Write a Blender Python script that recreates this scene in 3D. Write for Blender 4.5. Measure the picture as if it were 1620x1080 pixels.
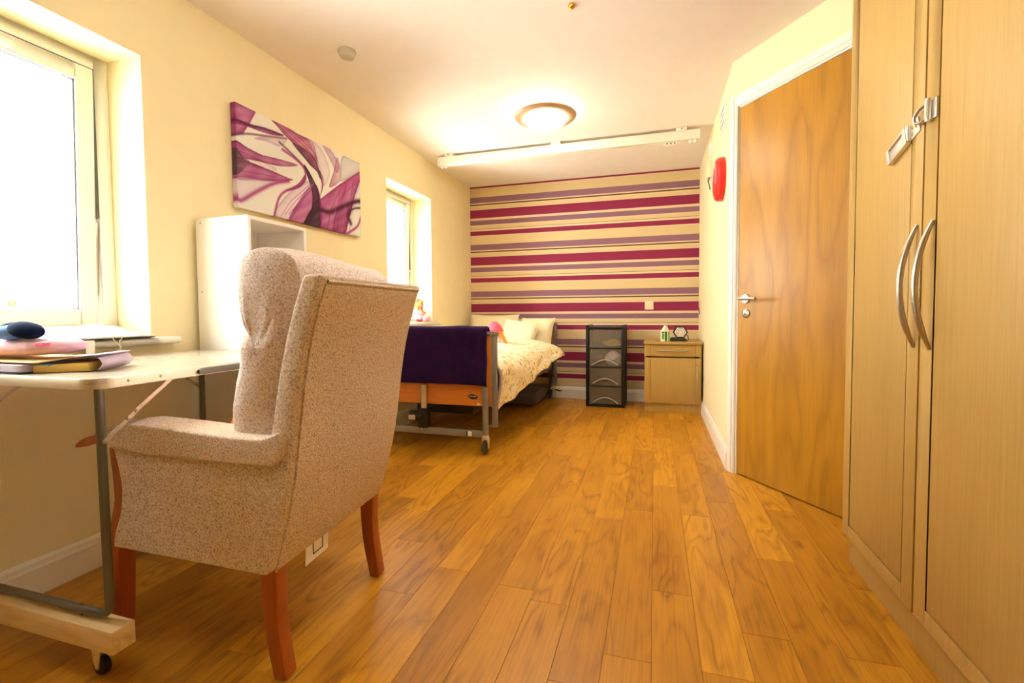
import bpy, bmesh, math, random
import numpy as np
from mathutils import Vector, Matrix, noise

for o in list(bpy.data.objects):
    bpy.data.objects.remove(o, do_unlink=True)
SC = bpy.context.scene
COL = SC.collection

# ------------------------------------------------------------------ camera
CAM_H = 0.95
FPX, YAW, PITCH, ROLL, SHY = 745.6, -0.29327, -0.040253, -0.0077706, -18.72
def cam_axes():
    cy, sy, cp, sp = math.cos(YAW), math.sin(YAW), math.cos(PITCH), math.sin(PITCH)
    f = Vector((sy * cp, cy * cp, sp)); r = Vector((cy, -sy, 0)); u = r.cross(f)
    c, s = math.cos(ROLL), math.sin(ROLL)
    return c * r + s * u, -s * r + c * u, f
cd = bpy.data.cameras.new('camera')
cd.sensor_width = 36.0
cd.lens = FPX / 1620.0 * 36.0
cd.shift_y = SHY / 1620.0
cd.clip_start = 0.02
cam = bpy.data.objects.new('camera', cd); COL.objects.link(cam)
_r, _u, _f = cam_axes()
cam.matrix_world = Matrix(((_r.x, _u.x, -_f.x, 0), (_r.y, _u.y, -_f.y, 0), (_r.z, _u.z, -_f.z, CAM_H), (0, 0, 0, 1)))
SC.camera = cam

# ------------------------------------------------------------------ world, light, exposure
# glass bowls of the far ceiling lamp and an added, unseen fill lamp: (x, y), emission strength, colour
LAMP_FAR = (-.735, 3.28), 18.0, (1.0, 0.95, 0.84)
LAMP_FILL = (-.32, 1.60), 20.0, (0.91, 0.96, 1.0)
SKY = 12.0
w = bpy.data.worlds.new('sky'); SC.world = w; w.use_nodes = True
bg = w.node_tree.nodes['Background']
bg.inputs[0].default_value = (1.0, 1.0, 0.985, 1); bg.inputs[1].default_value = SKY
SC.view_settings.view_transform = 'Standard'
SC.view_settings.look = 'None'
SC.view_settings.gamma = 1.0
SC.view_settings.use_curve_mapping = False
SC.view_settings.exposure = 1.33
try:
    SC.cycles.max_bounces = 9; SC.cycles.diffuse_bounces = 5; SC.cycles.glossy_bounces = 4
    SC.cycles.transmission_bounces = 8; SC.cycles.transparent_max_bounces = 12
    SC.cycles.sample_clamp_indirect = 6.0
    SC.cycles.use_denoising = True
except Exception:
    pass

# ------------------------------------------------------------------ helpers: colour + materials
def lin(h):
    h = h.lstrip('#'); c = [int(h[i:i + 2], 16) / 255 for i in (0, 2, 4)]
    return tuple(x / 12.92 if x <= .04045 else ((x + .055) / 1.055) ** 2.4 for x in c)
def new_mat(name):
    m = bpy.data.materials.new(name); m.use_nodes = True
    nt = m.node_tree; b = nt.nodes['Principled BSDF']
    return m, nt, b
def N(nt, t, **kw):
    n = nt.nodes.new(t)
    for k, v in kw.items():
        setattr(n, k, v)
    return n
def L(nt, a, b): nt.links.new(a, b)
def setin(n, **kw):
    for k, v in kw.items(): n.inputs[k.replace('_', ' ')].default_value = v
def ramp(nt, fac, stops, interp='LINEAR'):
    r = N(nt, 'ShaderNodeValToRGB'); r.color_ramp.interpolation = interp
    e = r.color_ramp.elements
    while len(e) > 1: e.remove(e[-1])
    e[0].position = stops[0][0]; e[0].color = (*stops[0][1], 1)
    for p, c in stops[1:]:
        k = e.new(p); k.color = (*c, 1)
    L(nt, fac, r.inputs[0]); return r.outputs[0]
def mixc(nt, a, b, fac, blend='MIX'):
    m = N(nt, 'ShaderNodeMix', data_type='RGBA', blend_type=blend)
    for s, v in ((m.inputs[6], a), (m.inputs[7], b), (m.inputs[0], fac)):
        if hasattr(v, 'links'): L(nt, v, s)
        elif isinstance(v, (int, float)): s.default_value = v
        else: s.default_value = (*v, 1)
    return m.outputs[2]
def math_(nt, op, a, b=None, c=None):
    m = N(nt, 'ShaderNodeMath', operation=op)
    for i, v in enumerate((a, b, c)):
        if v is None: continue
        if hasattr(v, 'links'): L(nt, v, m.inputs[i])
        else: m.inputs[i].default_value = v
    return m.outputs[0]
def coords(nt, scale=(1, 1, 1), kind='Object', rnd=0.0, rot=(0, 0, 0)):
    tc = N(nt, 'ShaderNodeTexCoord'); mp = N(nt, 'ShaderNodeMapping')
    mp.inputs['Scale'].default_value = scale; mp.inputs['Rotation'].default_value = rot
    src = tc.outputs[kind]
    if rnd:
        oi = N(nt, 'ShaderNodeObjectInfo'); vm = N(nt, 'ShaderNodeVectorMath', operation='SCALE')
        vm.inputs[0].default_value = (rnd, rnd * 2.3, rnd * 0.7); L(nt, oi.outputs['Random'], vm.inputs['Scale'])
        va = N(nt, 'ShaderNodeVectorMath', operation='ADD'); L(nt, src, va.inputs[0]); L(nt, vm.outputs[0], va.inputs[1]); src = va.outputs[0]
    L(nt, src, mp.inputs[0]); return mp.outputs[0]
def noise_(nt, vec, scale=5, detail=3, rough=.5, dist=0):
    n = N(nt, 'ShaderNodeTexNoise'); L(nt, vec, n.inputs['Vector'])
    setin(n, Scale=scale, Detail=detail, Roughness=rough, Distortion=dist); return n.outputs['Fac']
def bump(nt, b, h, strength=.2, dist=.002):
    bp = N(nt, 'ShaderNodeBump'); setin(bp, Strength=strength, Distance=dist); L(nt, h, bp.inputs['Height']); L(nt, bp.outputs[0], b.inputs['Normal'])
def plain(name, col, rough=.5, metal=0, spec=.5, vary=.06, bmp=0.0, bscale=200, sheen=0, coat=0):
    """one colour with slight procedural mottling and fine relief"""
    m, nt, b = new_mat(name); c = lin(col) if isinstance(col, str) else col
    v = coords(nt)
    n = noise_(nt, v, 9, 3)
    d = tuple(x * (1 - vary) for x in c); e = tuple(min(1, x * (1 + vary)) for x in c)
    L(nt, ramp(nt, n, [(.3, d), (.7, e)]), b.inputs['Base Color'])
    setin(b, Roughness=rough, Metallic=metal)
    b.inputs['Specular IOR Level'].default_value = spec
    if sheen: b.inputs['Sheen Weight'].default_value = sheen
    if coat: b.inputs['Coat Weight'].default_value = coat
    if bmp: bump(nt, b, noise_(nt, v, bscale, 2), bmp, .001)
    return m
def wood(name, light, dark, grain_axis='Y', contour=9.0, figure=.5, fine=.4, rough=.35, vary=.18, rnd=40.0, low=1.6, cross=9.0, knots=False, patch=False, spec=.5, red=None):
    """stretched-noise contour lines (cathedral figure) + fine pores; per-object tone shift"""
    m, nt, b = new_mat(name); l, d = lin(light), lin(dark)
    ax = {'X': (low, cross, cross), 'Y': (cross, low, cross), 'Z': (cross, cross, low)}[grain_axis]
    v = coords(nt, ax, rnd=rnd)
    n1 = noise_(nt, v, 1.0, 2.5, .45, .25)
    c = math_(nt, 'PINGPONG', math_(nt, 'MULTIPLY', n1, contour), .5)
    c = math_(nt, 'MULTIPLY', c, 2.0)
    fx = {'X': (4, 150, 150), 'Y': (150, 4, 150), 'Z': (150, 150, 4)}[grain_axis]
    v2 = coords(nt, fx, rnd=rnd)
    n2 = noise_(nt, v2, 1.0, 3, .6)
    bx = {'X': (1.2, 6, 6), 'Y': (6, 1.2, 6), 'Z': (6, 6, 1.2)}[grain_axis]
    n3 = noise_(nt, coords(nt, bx, rnd=rnd * 1.7), 1.0, 3, .6)
    ff = math_(nt, 'MULTIPLY', math_(nt, 'POWER', c, 2.2), figure)
    if patch:   # figure shows in patches and is broken up by the pores
        n4 = noise_(nt, coords(nt, (5, 1.6, 5), rnd=rnd * .6), 1.0, 2, .5)
        ff = math_(nt, 'MULTIPLY', ff, ramp_val(nt, n4, .36, .60)); ff = math_(nt, 'MULTIPLY', ff, ramp_val(nt, n2, .05, .55))
    col = mixc(nt, l, d, ff)
    col = mixc(nt, col, d, math_(nt, 'MULTIPLY', ramp_val(nt, n2, .45, .75), fine))
    col = mixc(nt, col, lin(red) if red else d, math_(nt, 'MULTIPLY', ramp_val(nt, n3, .48, .72), min(.45, figure * .9)))
    if knots:
        vk = N(nt, 'ShaderNodeTexVoronoi'); L(nt, coords(nt, (2.6, 1.3, 1), rnd=rnd), vk.inputs['Vector']); setin(vk, Scale=1.0)
        kd = math_(nt, 'ADD', vk.outputs['Distance'], math_(nt, 'MULTIPLY', n3, .10))
        col = mixc(nt, col, lin('#5A2C08'), math_(nt, 'MULTIPLY', ramp_val(nt, kd, .115, .075), .75))
    if vary:
        oi = N(nt, 'ShaderNodeObjectInfo')
        hs = N(nt, 'ShaderNodeHueSaturation')
        L(nt, math_(nt, 'MULTIPLY_ADD', oi.outputs['Random'], vary, 1 - vary * .5), hs.inputs['Value'])
        L(nt, math_(nt, 'MULTIPLY_ADD', oi.outputs['Random'], .006, .498), hs.inputs['Hue'])
        L(nt, col, hs.inputs['Color']); col = hs.outputs[0]
    L(nt, col, b.inputs['Base Color'])
    setin(b, Roughness=rough); b.inputs['Specular IOR Level'].default_value = spec
    bump(nt, b, n2, .08, .0006)
    return m
def ramp_val(nt, fac, a, c):
    mr = N(nt, 'ShaderNodeMapRange'); L(nt, fac, mr.inputs[0]); mr.inputs[1].default_value = a; mr.inputs[2].default_value = c; return mr.outputs[0]
def emis(name, col, strength):
    m, nt, b = new_mat(name); setin(b, Base_Color=(*col, 1), Roughness=.4)
    b.inputs['Emission Color'].default_value = (*col, 1); b.inputs['Emission Strength'].default_value = strength
    return m

# ------------------------------------------------------------------ helpers: geometry
def catmull(pts, per=6, closed=False):
    pts = [Vector(p) for p in pts]; n = len(pts); out = []
    rng = range(n) if closed else range(n - 1)
    for i in rng:
        g = (lambda k: pts[k % n]) if closed else (lambda k: pts[max(0, min(n - 1, k))])
        p0, p1, p2, p3 = g(i - 1), g(i), g(i + 1), g(i + 2)
        for s in range(per):
            t = s / per
            out.append(.5 * ((2 * p1) + (p2 - p0) * t + (2 * p0 - 5 * p1 + 4 * p2 - p3) * t * t + (-p0 + 3 * p1 - 3 * p2 + p3) * t ** 3))
    if not closed: out.append(pts[-1])
    return out
ORG = {}   # parent name -> world origin of a translation-only Empty
class MB:
    def __init__(s): s.v = []; s.f = []; s.warp = None; s.mi = []; s.cur = 0
    def add(s, vs, fs):
        o = len(s.v); s.v += [tuple(p) for p in vs]; s.f += [tuple(i + o for i in f) for f in fs]; s.mi += [s.cur] * len(fs); return s
    def box(s, x0, x1, y0, y1, z0, z1):
        return s.add([(x0, y0, z0), (x1, y0, z0), (x1, y1, z0), (x0, y1, z0), (x0, y0, z1), (x1, y0, z1), (x1, y1, z1), (x0, y1, z1)],
                     [(0, 3, 2, 1), (4, 5, 6, 7), (0, 1, 5, 4), (1, 2, 6, 5), (2, 3, 7, 6), (3, 0, 4, 7)])
    def hexa(s, bot, top):
        return s.add(list(bot) + list(top), [(0, 3, 2, 1), (4, 5, 6, 7), (0, 1, 5, 4), (1, 2, 6, 5), (2, 3, 7, 6), (3, 0, 4, 7)])
    def tube(s, path, r, n=10, cap=True, closed=False, flat=None, ref=None):
        path = [Vector(p) for p in path]; m = len(path); rs = r if isinstance(r, (list, tuple)) else [r] * m
        vs = []; prev = None
        for i, p in enumerate(path):
            if closed: t = path[(i + 1) % m] - path[i - 1]
            else: t = path[min(i + 1, m - 1)] - path[max(i - 1, 0)]
            t = t.normalized()
            if prev is None:
                a = Vector(ref) if ref else (Vector((0, 0, 1)) if abs(t.z) < .9 else Vector((1, 0, 0)))
                prev = (a - t * a.dot(t)).normalized()
            else:
                prev = (prev - t * prev.dot(t)).normalized()
            b = t.cross(prev)
            for k in range(n):
                an = 2 * math.pi * k / n
                ca, sa = math.cos(an) * rs[i], math.sin(an) * rs[i] * (flat or 1)
                vs.append(p + prev * ca + b * sa)
        fs = []
        for i in range(m if closed else m - 1):
            for k in range(n):
                j = (i + 1) % m
                fs.append((i * n + k, i * n + (k + 1) % n, j * n + (k + 1) % n, j * n + k))
        if cap and not closed:
            fs.append(tuple(reversed(range(n)))); fs.append(tuple((m - 1) * n + k for k in range(n)))
        return s.add(vs, fs)
    def bar(s, path, w_, t_, side):
        """rectangular bar swept along path; w_ along 'side', t_ across"""
        path = [Vector(p) for p in path]; m = len(path); sd = Vector(side).normalized(); vs = []
        for i, p in enumerate(path):
            t = (path[min(i + 1, m - 1)] - path[max(i - 1, 0)]).normalized()
            a = (sd - t * sd.dot(t)).normalized(); b = t.cross(a)
            ww = w_[i] if isinstance(w_, (list, tuple)) else w_; tt = t_[i] if isinstance(t_, (list, tuple)) else t_
            for ca, cb in ((-1, -1), (1, -1), (1, 1), (-1, 1)): vs.append(p + a * ca * ww / 2 + b * cb * tt / 2)
        fs = [(3, 2, 1, 0), tuple((m - 1) * 4 + k for k in range(4))]
        for i in range(m - 1):
            for k in range(4): fs.append((i * 4 + k, i * 4 + (k + 1) % 4, (i + 1) * 4 + (k + 1) % 4, (i + 1) * 4 + k))
        return s.add(vs, fs)
    def cyl(s, p0, p1, r, n=16, r2=None): return s.tube([p0, p1], [r, r if r2 is None else r2], n)
    def lathe(s, prof, c, n=24, axis='Z', cap=False):
        c = Vector(c); vs = []; m = len(prof)
        for r, z in prof:
            for k in range(n):
                a = 2 * math.pi * k / n; x, y = r * math.cos(a), r * math.sin(a)
                vs.append(c + {'Z': Vector((x, y, z)), 'X': Vector((z, x, y)), 'Y': Vector((x, z, y))}[axis])
        fs = [(i * n + k, i * n + (k + 1) % n, (i + 1) * n + (k + 1) % n, (i + 1) * n + k) for i in range(m - 1) for k in range(n)]
        if cap: fs += [tuple(reversed(range(n))), tuple((m - 1) * n + k for k in range(n))]
        return s.add(vs, fs)
    def prism(s, poly, axis, a0, a1):
        n = len(poly)
        def P(p, a): return {'X': (a, p[0], p[1]), 'Y': (p[0], a, p[1]), 'Z': (p[0], p[1], a)}[axis]
        vs = [P(p, a0) for p in poly] + [P(p, a1) for p in poly]
        fs = [tuple(reversed(range(n))), tuple(range(n, 2 * n))] + [(k, (k + 1) % n, n + (k + 1) % n, n + k) for k in range(n)]
        return s.add(vs, fs)
    def grid(s, fn, nu, nv, cu=False, cv=False):
        vs = [fn(i / (nu if cu else nu - 1), j / (nv if cv else nv - 1)) for i in range(nu) for j in range(nv)]
        fs = []
        for i in range(nu if cu else nu - 1):
            for j in range(nv if cv else nv - 1):
                fs.append((i * nv + j, ((i + 1) % nu) * nv + j, ((i + 1) % nu) * nv + (j + 1) % nv, i * nv + (j + 1) % nv))
        return s.add(vs, fs)
    def ball(s, c, r, nu=16, nv=10, rot=None):
        c = Vector(c); r = r if isinstance(r, (tuple, list)) else (r, r, r); vs = []
        for j in range(nv + 1):
            th = math.pi * j / nv
            for i in range(nu):
                a = 2 * math.pi * i / nu
                p = Vector((r[0] * math.sin(th) * math.cos(a), r[1] * math.sin(th) * math.sin(a), r[2] * math.cos(th)))
                if rot: p = rot @ p
                vs.append(c + p)
        fs = [(j * nu + i, (j + 1) * nu + i, (j + 1) * nu + (i + 1) % nu, j * nu + (i + 1) % nu) for j in range(nv) for i in range(nu)]
        return s.add(vs, fs)
    def build(s, name, mat, parent=None, bevel=0, seg=2, smooth=True, angle=40, subsurf=0, solid=0):
        vs = [Vector(p) for p in s.v]
        if s.warp: vs = [Vector(s.warp(p)) for p in vs]
        org = ORG.get(parent.name, Vector((0, 0, 0))) if parent else Vector((0, 0, 0))
        mn = Vector([min(p[i] for p in vs) for i in range(3)]); mx = Vector([max(p[i] for p in vs) for i in range(3)])
        c = (mn + mx) / 2
        me = bpy.data.meshes.new(name)
        me.from_pydata([p - c for p in vs], [], s.f)
        mats = mat if isinstance(mat, (list, tuple)) else [mat]
        for m_ in mats: me.materials.append(m_)
        if len(mats) > 1: me.polygons.foreach_set('material_index', s.mi)
        bm = bmesh.new(); bm.from_mesh(me)
        bmesh.ops.remove_doubles(bm, verts=bm.verts, dist=1e-6)
        bmesh.ops.recalc_face_normals(bm, faces=bm.faces)
        if bevel:
            es = [e for e in bm.edges if len(e.link_faces) == 2 and e.calc_face_angle(0) > math.radians(30)]
            bmesh.ops.bevel(bm, geom=es, offset=bevel, segments=seg, profile=.6, affect='EDGES', clamp_overlap=True)
        bm.to_mesh(me); bm.free()
        if smooth:
            me.shade_smooth()
            me.set_sharp_from_angle(angle=math.radians(angle))
        o = bpy.data.objects.new(name, me); COL.objects.link(o)
        o.location = c - org
        if parent:
            o.parent = parent
            ORG[o.name] = c            # world centre of this part (translation-only chains)
        else:
            ORG[o.name] = c
        if solid:
            md = o.modifiers.new('thickness', 'SOLIDIFY'); md.thickness = solid; md.offset = 0
            if len(mats) > 1: md.material_offset = 1; md.material_offset_rim = 1
        if subsurf:
            md = o.modifiers.new('smooth', 'SUBSURF'); md.levels = subsurf; md.render_levels = subsurf
        return o
def thing(name, label, cat, loc, group=None, rot=None):
    o = bpy.data.objects.new(name, None); COL.objects.link(o); o.location = loc
    o.empty_display_size = .1
    if rot is not None: o.rotation_euler = rot; ORG[o.name] = Vector((0, 0, 0))
    else: ORG[o.name] = Vector(loc)
    o['label'] = label; o['category'] = cat
    if group: o['group'] = group
    return o
def tag(o, label, cat, group=None):
    o['label'] = label; o['category'] = cat
    if group: o['group'] = group
    return o
def struct(o, label=None):
    o['kind'] = 'structure'
    if label: o['label'] = label
    return o
def sempty(name, loc, rot=None, label=None):
    o = bpy.data.objects.new(name, None); COL.objects.link(o); o.location = loc
    if rot is not None: o.rotation_euler = rot; ORG[o.name] = Vector((0, 0, 0))
    else: ORG[o.name] = Vector(loc)
    return struct(o, label)
def text_mesh(name, body, size, mat, parent, mtx, extrude=.0003, align='CENTER', sx=1.0):
    cu = bpy.data.curves.new(name, 'FONT'); cu.body = body; cu.size = size; cu.extrude = extrude; cu.align_x = align; cu.align_y = 'CENTER'
    t = bpy.data.objects.new(name + '_src', cu); COL.objects.link(t)
    dg = bpy.context.evaluated_depsgraph_get(); dg.update()
    me = bpy.data.meshes.new_from_object(t.evaluated_get(dg)); bpy.data.objects.remove(t, do_unlink=True)
    me.transform(Matrix.Diagonal((sx, 1, 1, 1)))
    me.transform(mtx)
    org = ORG.get(parent.name, Vector((0, 0, 0)))
    me.transform(Matrix.Translation(-org))
    me.materials.clear(); me.materials.append(mat)
    o = bpy.data.objects.new(name, me); COL.objects.link(o); o.parent = parent
    return o

# ------------------------------------------------------------------ materials
M = {}
M['wall'] = plain('cream_wall_paint', '#EFE1B4', .75, spec=.25, vary=.015, bmp=.05, bscale=90)
M['ceiling'] = plain('ceiling_paint', '#F2E9DE', .85, spec=.15, vary=.012, bmp=.04, bscale=70)
M['white_gloss'] = plain('white_gloss_paint', '#F3EDDD', .35, vary=.02)
M['upvc'] = plain('white_upvc', '#F2F0EA', .3, vary=.02)
M['gasket'] = plain('grey_gasket', '#5E5A50', .6)
M['plank'] = wood('oak_plank', '#CB8C22', '#7A450C', 'Y', contour=8, figure=.68, fine=.36, rough=.36, vary=.34, low=1.6, cross=9, patch=True, red='#945A0E', spec=.35, knots=True)
M['joint'] = plain('dark_joint', '#5A2E0C', .8)
M['ward'] = wood('pale_oak_foil', '#B9954E', '#92702F', 'Z', contour=14, figure=.12, fine=.30, rough=.42, vary=.0, low=.35, cross=16)
M['door'] = wood('oak_veneer', '#B8821C', '#8E5C0A', 'Z', contour=6, figure=.5, fine=.4, rough=.42, vary=.0, low=.8, cross=4.5)
M['chairwood'] = wood('cherry_stain', '#A8541F', '#7A3310', 'Z', contour=8, figure=.3, fine=.3, rough=.3, vary=.0)
M['bedwood'] = wood('beech_laminate', '#D98432', '#B4601C', 'X', contour=8, figure=.15, fine=.5, rough=.4, vary=.0)
M['timber'] = wood('raw_pine', '#E8CC96', '#BC8C52', 'X', contour=5, figure=.35, fine=.25, rough=.75, vary=.0, low=2, cross=14)
M['steel'] = plain('brushed_steel', '#B9B0A2', .32, 1.0, vary=.06)
M['chrome'] = plain('bright_zinc', '#E2DED4', .36, .9, vary=.04)
M['alu'] = plain('satin_aluminium', '#D3C8B4', .42, .9, vary=.05)
M['greymetal'] = plain('grey_painted_tube', '#8F8A80', .4, .35, vary=.05)
M['darkgrey'] = plain('dark_grey_tube', '#6B6860', .42, .5, vary=.06)
M['black'] = plain('black_plastic', '#141312', .35, vary=.1)
M['rubber'] = plain('grey_rubber', '#4A4743', .6, vary=.08)
M['blackcloth'] = plain('black_cloth', '#191614', .9, vary=.2)
M['white_lam'] = plain('white_laminate', '#F4F0EA', .35, vary=.015)
M['lam_top'] = plain('pale_table_laminate', '#B9AE9A', .16, vary=.03)
M['paper'] = plain('white_paper', '#F4F1E8', .8, vary=.02)
M['cream'] = plain('cream_cotton', '#EFE3BE', .9, vary=.03, bmp=.2, bscale=120)
M['sheet'] = plain('pale_pink_cotton', '#CDB3A6', .9, vary=.04)
M['plastic_cream'] = plain('cream_plastic', '#EDE2C2', .35, vary=.02)
M['red'] = plain('red_plastic', '#D8231F', .3, vary=.03)
M['yellowpage'] = plain('yellowed_pages', '#D9B860', .8, vary=.12, bmp=.5, bscale=400)
M['tan'] = plain('tan_card', '#DDB873', .7, vary=.04)
M['lilac'] = plain('lilac_card', '#C3AFC6', .6, vary=.05)
M['pinkcase'] = plain('pale_pink_cloth', '#DDB3C0', .8, vary=.07, bmp=.3, bscale=60)
M['hotpink'] = plain('bright_pink_zip', '#F0527C', .5)
M['mint'] = plain('mint_green_plastic', '#8FC7A0', .4)
M['navy'] = plain('navy_plush', '#0E1A38', .95, vary=.15, spec=.1)
M['paleblue'] = plain('pale_blue_plush', '#6E93D2', .95, vary=.08, spec=.1)
M['orange'] = plain('orange_cloth', '#D9601A', .8)
M['skin'] = plain('doll_cloth_skin', '#F0C39A', .85, vary=.03)
M['hair'] = plain('orange_yarn', '#E39A2C', .9, vary=.25, bmp=.8, bscale=90)
M['pinkdoll'] = plain('doll_pink', '#F07A90', .85, vary=.08)
M['palepink'] = plain('doll_pale_pink', '#F5B6C4', .85, vary=.05)
M['reddoll'] = plain('doll_red', '#E2324E', .85, vary=.06)
M['white_cloth'] = plain('white_cloth', '#F4ECEC', .9, vary=.05)
M['brass'] = plain('brass', '#C79A3E', .3, 1.0)
M['gold_ring'] = plain('satin_gold_ring', '#C4A078', .5, .2)
M['tissue'] = plain('tissue_paper', '#F3ECD6', .9, vary=.03)
M['green1'] = plain('leaf_green_print', '#6EA62E', .5)
M['green2'] = plain('dark_green_print', '#1F6A34', .5)
M['white_print'] = plain('white_print', '#F1F1E4', .5, vary=.01)
M['void'] = plain('dark_void', '#1B130C', .9)

def tweed(name, a, b_, c_, sc=1.0):
    m, nt, b = new_mat(name)
    v = coords(nt)
    vo = N(nt, 'ShaderNodeTexVoronoi'); L(nt, v, vo.inputs['Vector']); setin(vo, Scale=230 * sc, Randomness=.8)
    n = noise_(nt, v, 260 * sc, 2, .7)
    wv = N(nt, 'ShaderNodeTexWave', wave_type='BANDS', bands_direction='DIAGONAL'); L(nt, v, wv.inputs['Vector']); setin(wv, Scale=70 * sc, Distortion=3.0, Detail=2.0)
    big = noise_(nt, v, 7, 3)
    col = ramp(nt, n, [(.30, lin(b_)), (.45, lin(a)), (.60, lin(c_))])
    col = mixc(nt, col, lin(b_), math_(nt, 'MULTIPLY', ramp_val(nt, vo.outputs['Distance'], .62, .95), .75))
    col = mixc(nt, col, lin(c_), math_(nt, 'MULTIPLY', wv.outputs['Fac'], .22))
    col = mixc(nt, col, lin(a), math_(nt, 'MULTIPLY', big, .25))
    L(nt, col, b.inputs['Base Color']); setin(b, Roughness=.95); b.inputs['Specular IOR Level'].default_value = .15
    h = math_(nt, 'SUBTRACT', n, vo.outputs['Distance'])
    bump(nt, b, h, .55, .002)
    return m
M['tweed'] = tweed('tweed_upholstery', '#CCB49B', '#86644F', '#E5D6C4', .85)
M['tweed2'] = tweed('tweed_cushion', '#D6C0B2', '#927268', '#EDE0D6', .72)

def velvet():
    m, nt, b = new_mat('purple_velvet')
    n = noise_(nt, coords(nt), 14, 4, .6)
    L(nt, ramp(nt, n, [(.3, lin('#1A0A2A')), (.7, lin('#2C1242'))]), b.inputs['Base Color'])
    setin(b, Roughness=.9); b.inputs['Sheen Weight'].default_value = .35; b.inputs['Sheen Tint'].default_value = (.35, .15, .55, 1)
    b.inputs['Specular IOR Level'].default_value = .1
    bump(nt, b, noise_(nt, coords(nt), 500, 2), .5, .002); return m
M['velvet'] = velvet()

def wallpaper():
    m, nt, b = new_mat('striped_wallpaper')
    tc = N(nt, 'ShaderNodeNewGeometry'); sp = N(nt, 'ShaderNodeSeparateXYZ'); L(nt, tc.outputs['Position'], sp.inputs[0])
    P = .5295; z0 = 1.094
    # phase measured downwards from the top of the brown line
    ph = math_(nt, 'FRACT', math_(nt, 'DIVIDE', math_(nt, 'SUBTRACT', z0 + 4 * P, sp.outputs[2]), P))
    cr, mg, li, br = lin('#E0C897'), lin('#932A4E'), lin('#94697B'), lin('#6B4A22'); cr2 = lin('#EBD3AE')
    s = [(0, br), (.0125, cr2), (.024, cr), (.056, cr2), (.063, mg), (.157, cr2), (.170, cr), (.174, cr2), (.181, li), (.233, cr2), (.240, cr), (.276, br), (.2805, cr2), (.301, mg), (.351, cr2), (.358, cr), (.4525, li), (.517, cr2)]
    col = ramp(nt, ph, [(a / P, c) for a, c in s], 'CONSTANT')
    n = noise_(nt, coords(nt, (40, 1, 400)), 1.0, 2)
    col = mixc(nt, col, (0, 0, 0), math_(nt, 'MULTIPLY', n, .08))
    L(nt, col, b.inputs['Base Color']); setin(b, Roughness=.7); b.inputs['Specular IOR Level'].default_value = .25
    return m
M['wallpaper'] = wallpaper()

def floral():
    m, nt, b = new_mat('floral_duvet_print')
    v = coords(nt); n0 = noise_(nt, v, 12, 3)
    base = ramp(nt, n0, [(.3, lin('#F1DDAE')), (.7, lin('#FAF0D6'))])
    va = N(nt, 'ShaderNodeVectorMath', operation='ADD'); L(nt, v, va.inputs[0])
    nn = N(nt, 'ShaderNodeTexNoise'); L(nt, v, nn.inputs['Vector']); setin(nn, Scale=20.0, Detail=2.0)
    sc = N(nt, 'ShaderNodeVectorMath', operation='SCALE'); L(nt, nn.outputs['Color'], sc.inputs[0]); sc.inputs['Scale'].default_value = .06
    L(nt, sc.outputs[0], va.inputs[1])
    def spots(scale, th, stops, col, off):
        mp = N(nt, 'ShaderNodeMapping'); mp.inputs['Location'].default_value = (off, off * 1.7, off * .3); L(nt, va.outputs[0], mp.inputs[0])
        vo = N(nt, 'ShaderNodeTexVoronoi'); L(nt, mp.outputs[0], vo.inputs['Vector']); setin(vo, Scale=scale)
        sep = N(nt, 'ShaderNodeSeparateColor'); L(nt, vo.outputs['Color'], sep.inputs[0])
        c = ramp(nt, sep.outputs[0], stops, 'CONSTANT')
        mask = math_(nt, 'LESS_THAN', vo.outputs['Distance'], th)
        return mixc(nt, col, c, math_(nt, 'MULTIPLY', mask, .85))
    c = spots(24, .34, [(0, lin('#B9BE86')), (.3, lin('#E9C66A')), (.55, lin('#C9B98E')), (.75, lin('#9FAE86')), (.9, lin('#E3B28A'))], base, 0)
    c = spots(17, .24, [(0, lin('#E0B040')), (.3, lin('#CC7A34')), (.5, lin('#F1E3BC')), (.75, lin('#B2543A')), (.9, lin('#5C5A48'))], c, 3.1)
    c = spots(42, .22, [(0, lin('#8E9A5E')), (.4, lin('#F6EBCB')), (.8, lin('#C86A4A'))], c, 7.7)
    L(nt, c, b.inputs['Base Color']); setin(b, Roughness=.9); b.inputs['Specular IOR Level'].default_value = .15
    bump(nt, b, noise_(nt, v, 18, 4), .25, .01); return m
M['floral'] = floral()

def knit():
    m, nt, b = new_mat('cream_ribbed_knit')
    v = coords(nt)
    wv = N(nt, 'ShaderNodeTexWave', bands_direction='X'); L(nt, v, wv.inputs['Vector']); setin(wv, Scale=26.0, Distortion=.6, Detail=1.0)
    L(nt, ramp(nt, wv.outputs['Fac'], [(0, lin('#E4D6AA')), (.5, lin('#F4EACB'))]), b.inputs['Base Color'])
    setin(b, Roughness=.95); b.inputs['Specular IOR Level'].default_value = .1
    bump(nt, b, wv.outputs['Fac'], .6, .006); return m
M['knit'] = knit()

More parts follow.
